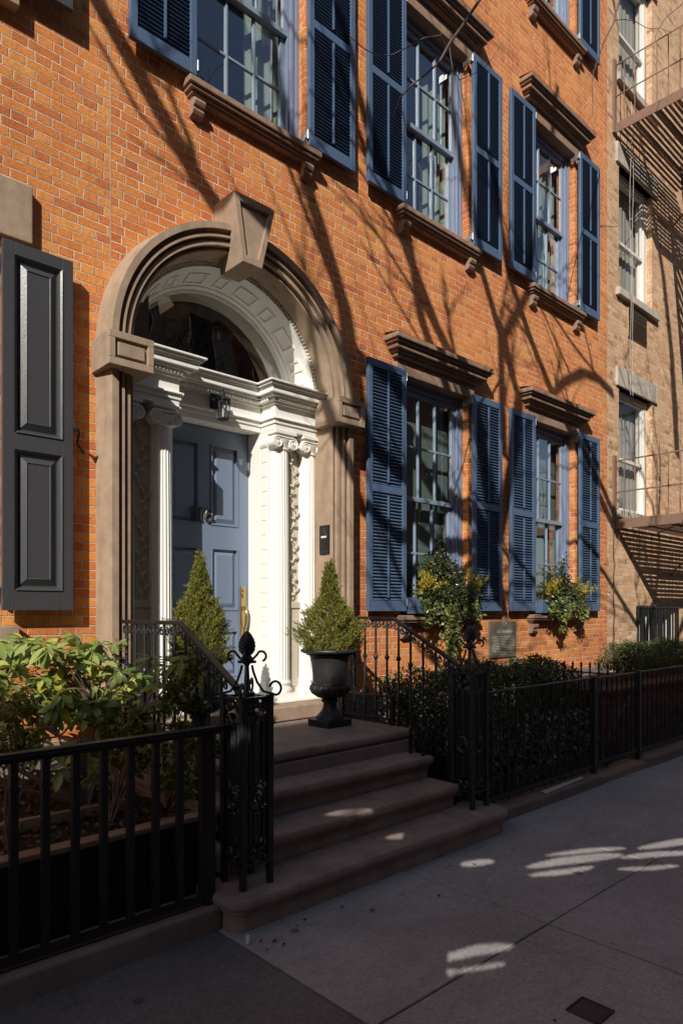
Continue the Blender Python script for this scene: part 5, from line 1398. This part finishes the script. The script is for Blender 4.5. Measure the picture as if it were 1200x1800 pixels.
def far_trees():
    for i, (x, y) in enumerate(((9.5, -11.4), (15, -11.2), (20.5, -11.5))):
        rnd = random.Random(40+i); T = thing('bare_tree', 'leafless tree across the street, %s of three' % ('first', 'second', 'third')[i], 'tree', (x, y, 0), 'bare trees across the street')
        mb = MB(); b = Vector((x, y, 0)); f = b+Vector((.2, .1, 5.2)); mb.tube([b, b+Vector((.1, 0, 2.6)), f], [.2, .17, .14], 10); mb.build('trunk', M['bark'], T, smooth=True)
        for k in range(8):
            mb = MB(); a = rnd.uniform(0, 2*PI); sub_twigs(mb, f-Vector((0, 0, rnd.uniform(0, .8))), Vector((math.cos(a), math.sin(a), rnd.uniform(.7, 1.8))), rnd.uniform(3, 4.4), .08, 4, rnd, 1.); mb.build('limb', M['bark'], T)
far_trees()
# ================================================================== ACROSS THE STREET (casts the long shadow over steps and sidewalk)
def opposite():
    yF = -15.2; zr = .30-SUN.z/SUN.y*15.2
    k = -SUN.z/SUN.y
    xs = [-46, -38, -30.5, -23.5, -16.0, -9, -1.5, 6, 14, 22, 30]
    rnd = random.Random(2)
    for i in range(len(xs)-1):
        a, b = xs[i], xs[i+1]; mat = [M['oppbrick'], M['oppstone'], M['oppbrick']][i % 3]
        H = thing('row_house', 'row house across the street seen only in reflections', 'house', ((a+b)/2, yF, 0), 'row houses across the street')
        hz = zr-4.4
        mb = MB(); mb.box(a, b-.01, yF-10, yF, 0, hz); mb.build('wall', mat, H)
        # screen added above the roof, slotted to pass sun for the pavement streaks
        slots = []
        for gx, gy, w, d in SLOTS:
            s = (15.2+gy); X = gx-SUN.x/SUN.y*s; Z = k*s
            if X+w/2 > a+.1 and X-w/2 < b-.1: slots.append((max(X-w/2, a+.03), min(X+w/2, b-.04), Z-d*k/2, Z+d*k/2))
        mb = MB(); wall_sheet(mb, a, b-.01, hz, zr, [s+(0,) for s in slots], .1, yF+.0); wall_sheet(mb, a, b-.01, hz, zr, [s+(0,) for s in slots], .1, yF-.06)
        mb.box(a, b-.01, yF-.058, yF-.002, zr-.08, zr)
        mb.build('added_sun_screen', mat, H)
        mb = MB(); mb.box(a, b-.01, yF-.5, yF+.35, hz-.5, hz-.05); mb.build('cornice', M['oppstone'], H)
        for fl in range(4):
            for c in range(3):
                x = a+(b-a)*(c+.5)/3; z = 1.4+fl*2.85
                mb = MB(); mb.box(x-.6, x+.6, yF, yF+.03, z, z+1.8); w = mb.build('window', M['windowwhite'], H); mb = MB(); mb.box(x-.52, x+.52, yF+.03, yF+.034, z+.08, z+1.72); mb.build('pane', M['black'], w)
def proj(x, y, z):
    d = y+CAMD; S_, C_ = math.sin(TH), math.cos(TH); X = x*S_-d*C_; Z = x*C_+d*S_
    return 600+1200*X/Z, 1073-1200*(z-CAMH)/Z
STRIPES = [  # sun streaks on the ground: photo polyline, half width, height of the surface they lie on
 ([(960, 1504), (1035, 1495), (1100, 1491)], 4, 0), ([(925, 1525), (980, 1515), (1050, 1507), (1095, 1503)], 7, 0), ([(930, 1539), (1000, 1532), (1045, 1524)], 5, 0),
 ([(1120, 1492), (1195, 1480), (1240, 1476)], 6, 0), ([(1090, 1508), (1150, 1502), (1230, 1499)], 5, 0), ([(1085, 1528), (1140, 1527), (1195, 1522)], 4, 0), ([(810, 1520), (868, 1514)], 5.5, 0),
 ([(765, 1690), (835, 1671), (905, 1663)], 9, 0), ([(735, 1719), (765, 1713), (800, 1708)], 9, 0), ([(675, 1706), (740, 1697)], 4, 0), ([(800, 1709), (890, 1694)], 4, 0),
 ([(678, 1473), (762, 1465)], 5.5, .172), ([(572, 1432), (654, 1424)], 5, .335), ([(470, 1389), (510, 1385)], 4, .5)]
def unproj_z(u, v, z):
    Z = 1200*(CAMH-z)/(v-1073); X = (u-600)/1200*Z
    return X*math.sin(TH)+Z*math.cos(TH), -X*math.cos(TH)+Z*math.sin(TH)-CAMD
SLOTS = []; kx, kz = SUN.x/SUN.y, -SUN.z/SUN.y  # openings for the added roof-top screen, one per sun streak
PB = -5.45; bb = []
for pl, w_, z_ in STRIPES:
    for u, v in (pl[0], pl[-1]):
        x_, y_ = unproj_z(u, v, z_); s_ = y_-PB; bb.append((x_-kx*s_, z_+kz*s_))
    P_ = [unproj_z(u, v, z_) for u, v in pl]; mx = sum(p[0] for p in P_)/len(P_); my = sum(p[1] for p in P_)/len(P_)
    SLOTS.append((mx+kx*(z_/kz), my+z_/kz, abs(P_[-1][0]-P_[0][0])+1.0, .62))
def sun_mask():  # unseen panel added at the kerb, pierced to shape the sun streaks
    T = thing('added_sun_mask', 'added panel with slots cut to shape sun streaks, on poles behind the viewer', 'sun_mask', (0, PB, 0))
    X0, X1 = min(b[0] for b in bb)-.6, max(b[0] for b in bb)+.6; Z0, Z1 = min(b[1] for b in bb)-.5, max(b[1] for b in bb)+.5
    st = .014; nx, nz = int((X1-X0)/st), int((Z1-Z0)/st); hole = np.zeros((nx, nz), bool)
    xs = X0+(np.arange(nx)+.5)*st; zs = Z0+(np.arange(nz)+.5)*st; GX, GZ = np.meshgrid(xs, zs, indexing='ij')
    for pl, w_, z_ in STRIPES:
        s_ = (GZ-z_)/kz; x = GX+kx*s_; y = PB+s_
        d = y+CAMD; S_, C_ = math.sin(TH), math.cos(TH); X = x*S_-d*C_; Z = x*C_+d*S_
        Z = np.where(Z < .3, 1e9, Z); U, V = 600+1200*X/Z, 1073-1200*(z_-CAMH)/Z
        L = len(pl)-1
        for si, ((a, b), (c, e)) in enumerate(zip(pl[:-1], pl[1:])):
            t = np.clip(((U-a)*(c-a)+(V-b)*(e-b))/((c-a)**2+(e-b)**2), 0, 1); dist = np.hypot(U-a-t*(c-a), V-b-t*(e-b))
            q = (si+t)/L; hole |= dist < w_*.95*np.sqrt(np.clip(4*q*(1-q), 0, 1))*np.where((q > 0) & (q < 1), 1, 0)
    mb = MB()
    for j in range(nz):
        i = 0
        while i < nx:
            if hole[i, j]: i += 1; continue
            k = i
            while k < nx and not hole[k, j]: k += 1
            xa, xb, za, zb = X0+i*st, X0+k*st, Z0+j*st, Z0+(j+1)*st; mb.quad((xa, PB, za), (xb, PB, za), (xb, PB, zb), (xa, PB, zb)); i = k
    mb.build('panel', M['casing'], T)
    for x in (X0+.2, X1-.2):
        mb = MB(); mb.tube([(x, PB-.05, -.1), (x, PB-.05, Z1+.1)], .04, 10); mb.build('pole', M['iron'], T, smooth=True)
sun_mask()
opposite()

# ================================================================== LIGHT, SKY, CAMERA
w = bpy.data.worlds.new('World'); sc.world = w; w.use_nodes = True
nt = w.node_tree; nt.nodes.clear()
sky = nt.nodes.new('ShaderNodeTexSky'); sky.sky_type = 'NISHITA'; sky.sun_disc = False
tosun = -SUN; sky.sun_elevation = math.asin(tosun.z); sky.sun_rotation = math.atan2(tosun.x, tosun.y)
bg = nt.nodes.new('ShaderNodeBackground'); bg.inputs[1].default_value = .095
wo = nt.nodes.new('ShaderNodeOutputWorld'); nt.links.new(sky.outputs[0], bg.inputs[0]); nt.links.new(bg.outputs[0], wo.inputs[0])
sl = bpy.data.lights.new('sun', 'SUN'); sl.energy = 5.0; sl.angle = math.radians(.27); sl.color = (1, .95, .87)
so = bpy.data.objects.new('sun', sl); col.objects.link(so); so.rotation_euler = SUN.to_track_quat('-Z', 'Y').to_euler(); so.location = (-10, -8, 15)
cam = bpy.data.cameras.new('camera'); co = bpy.data.objects.new('camera', cam); col.objects.link(co)
co.location = (0, -CAMD, CAMH); co.rotation_euler = (PI/2, 0, -(PI/2-TH))
cam.sensor_fit = 'HORIZONTAL'; cam.sensor_width = 24; cam.lens = 24; cam.shift_y = (1073-900)/1200.
cam.clip_start = .05; cam.clip_end = 500
sc.camera = co
sc.view_settings.view_transform = 'Standard'; sc.view_settings.look = 'None'; sc.view_settings.exposure = 0; sc.view_settings.gamma = 1
sc.cycles.max_bounces = 8; sc.cycles.transparent_max_bounces = 16
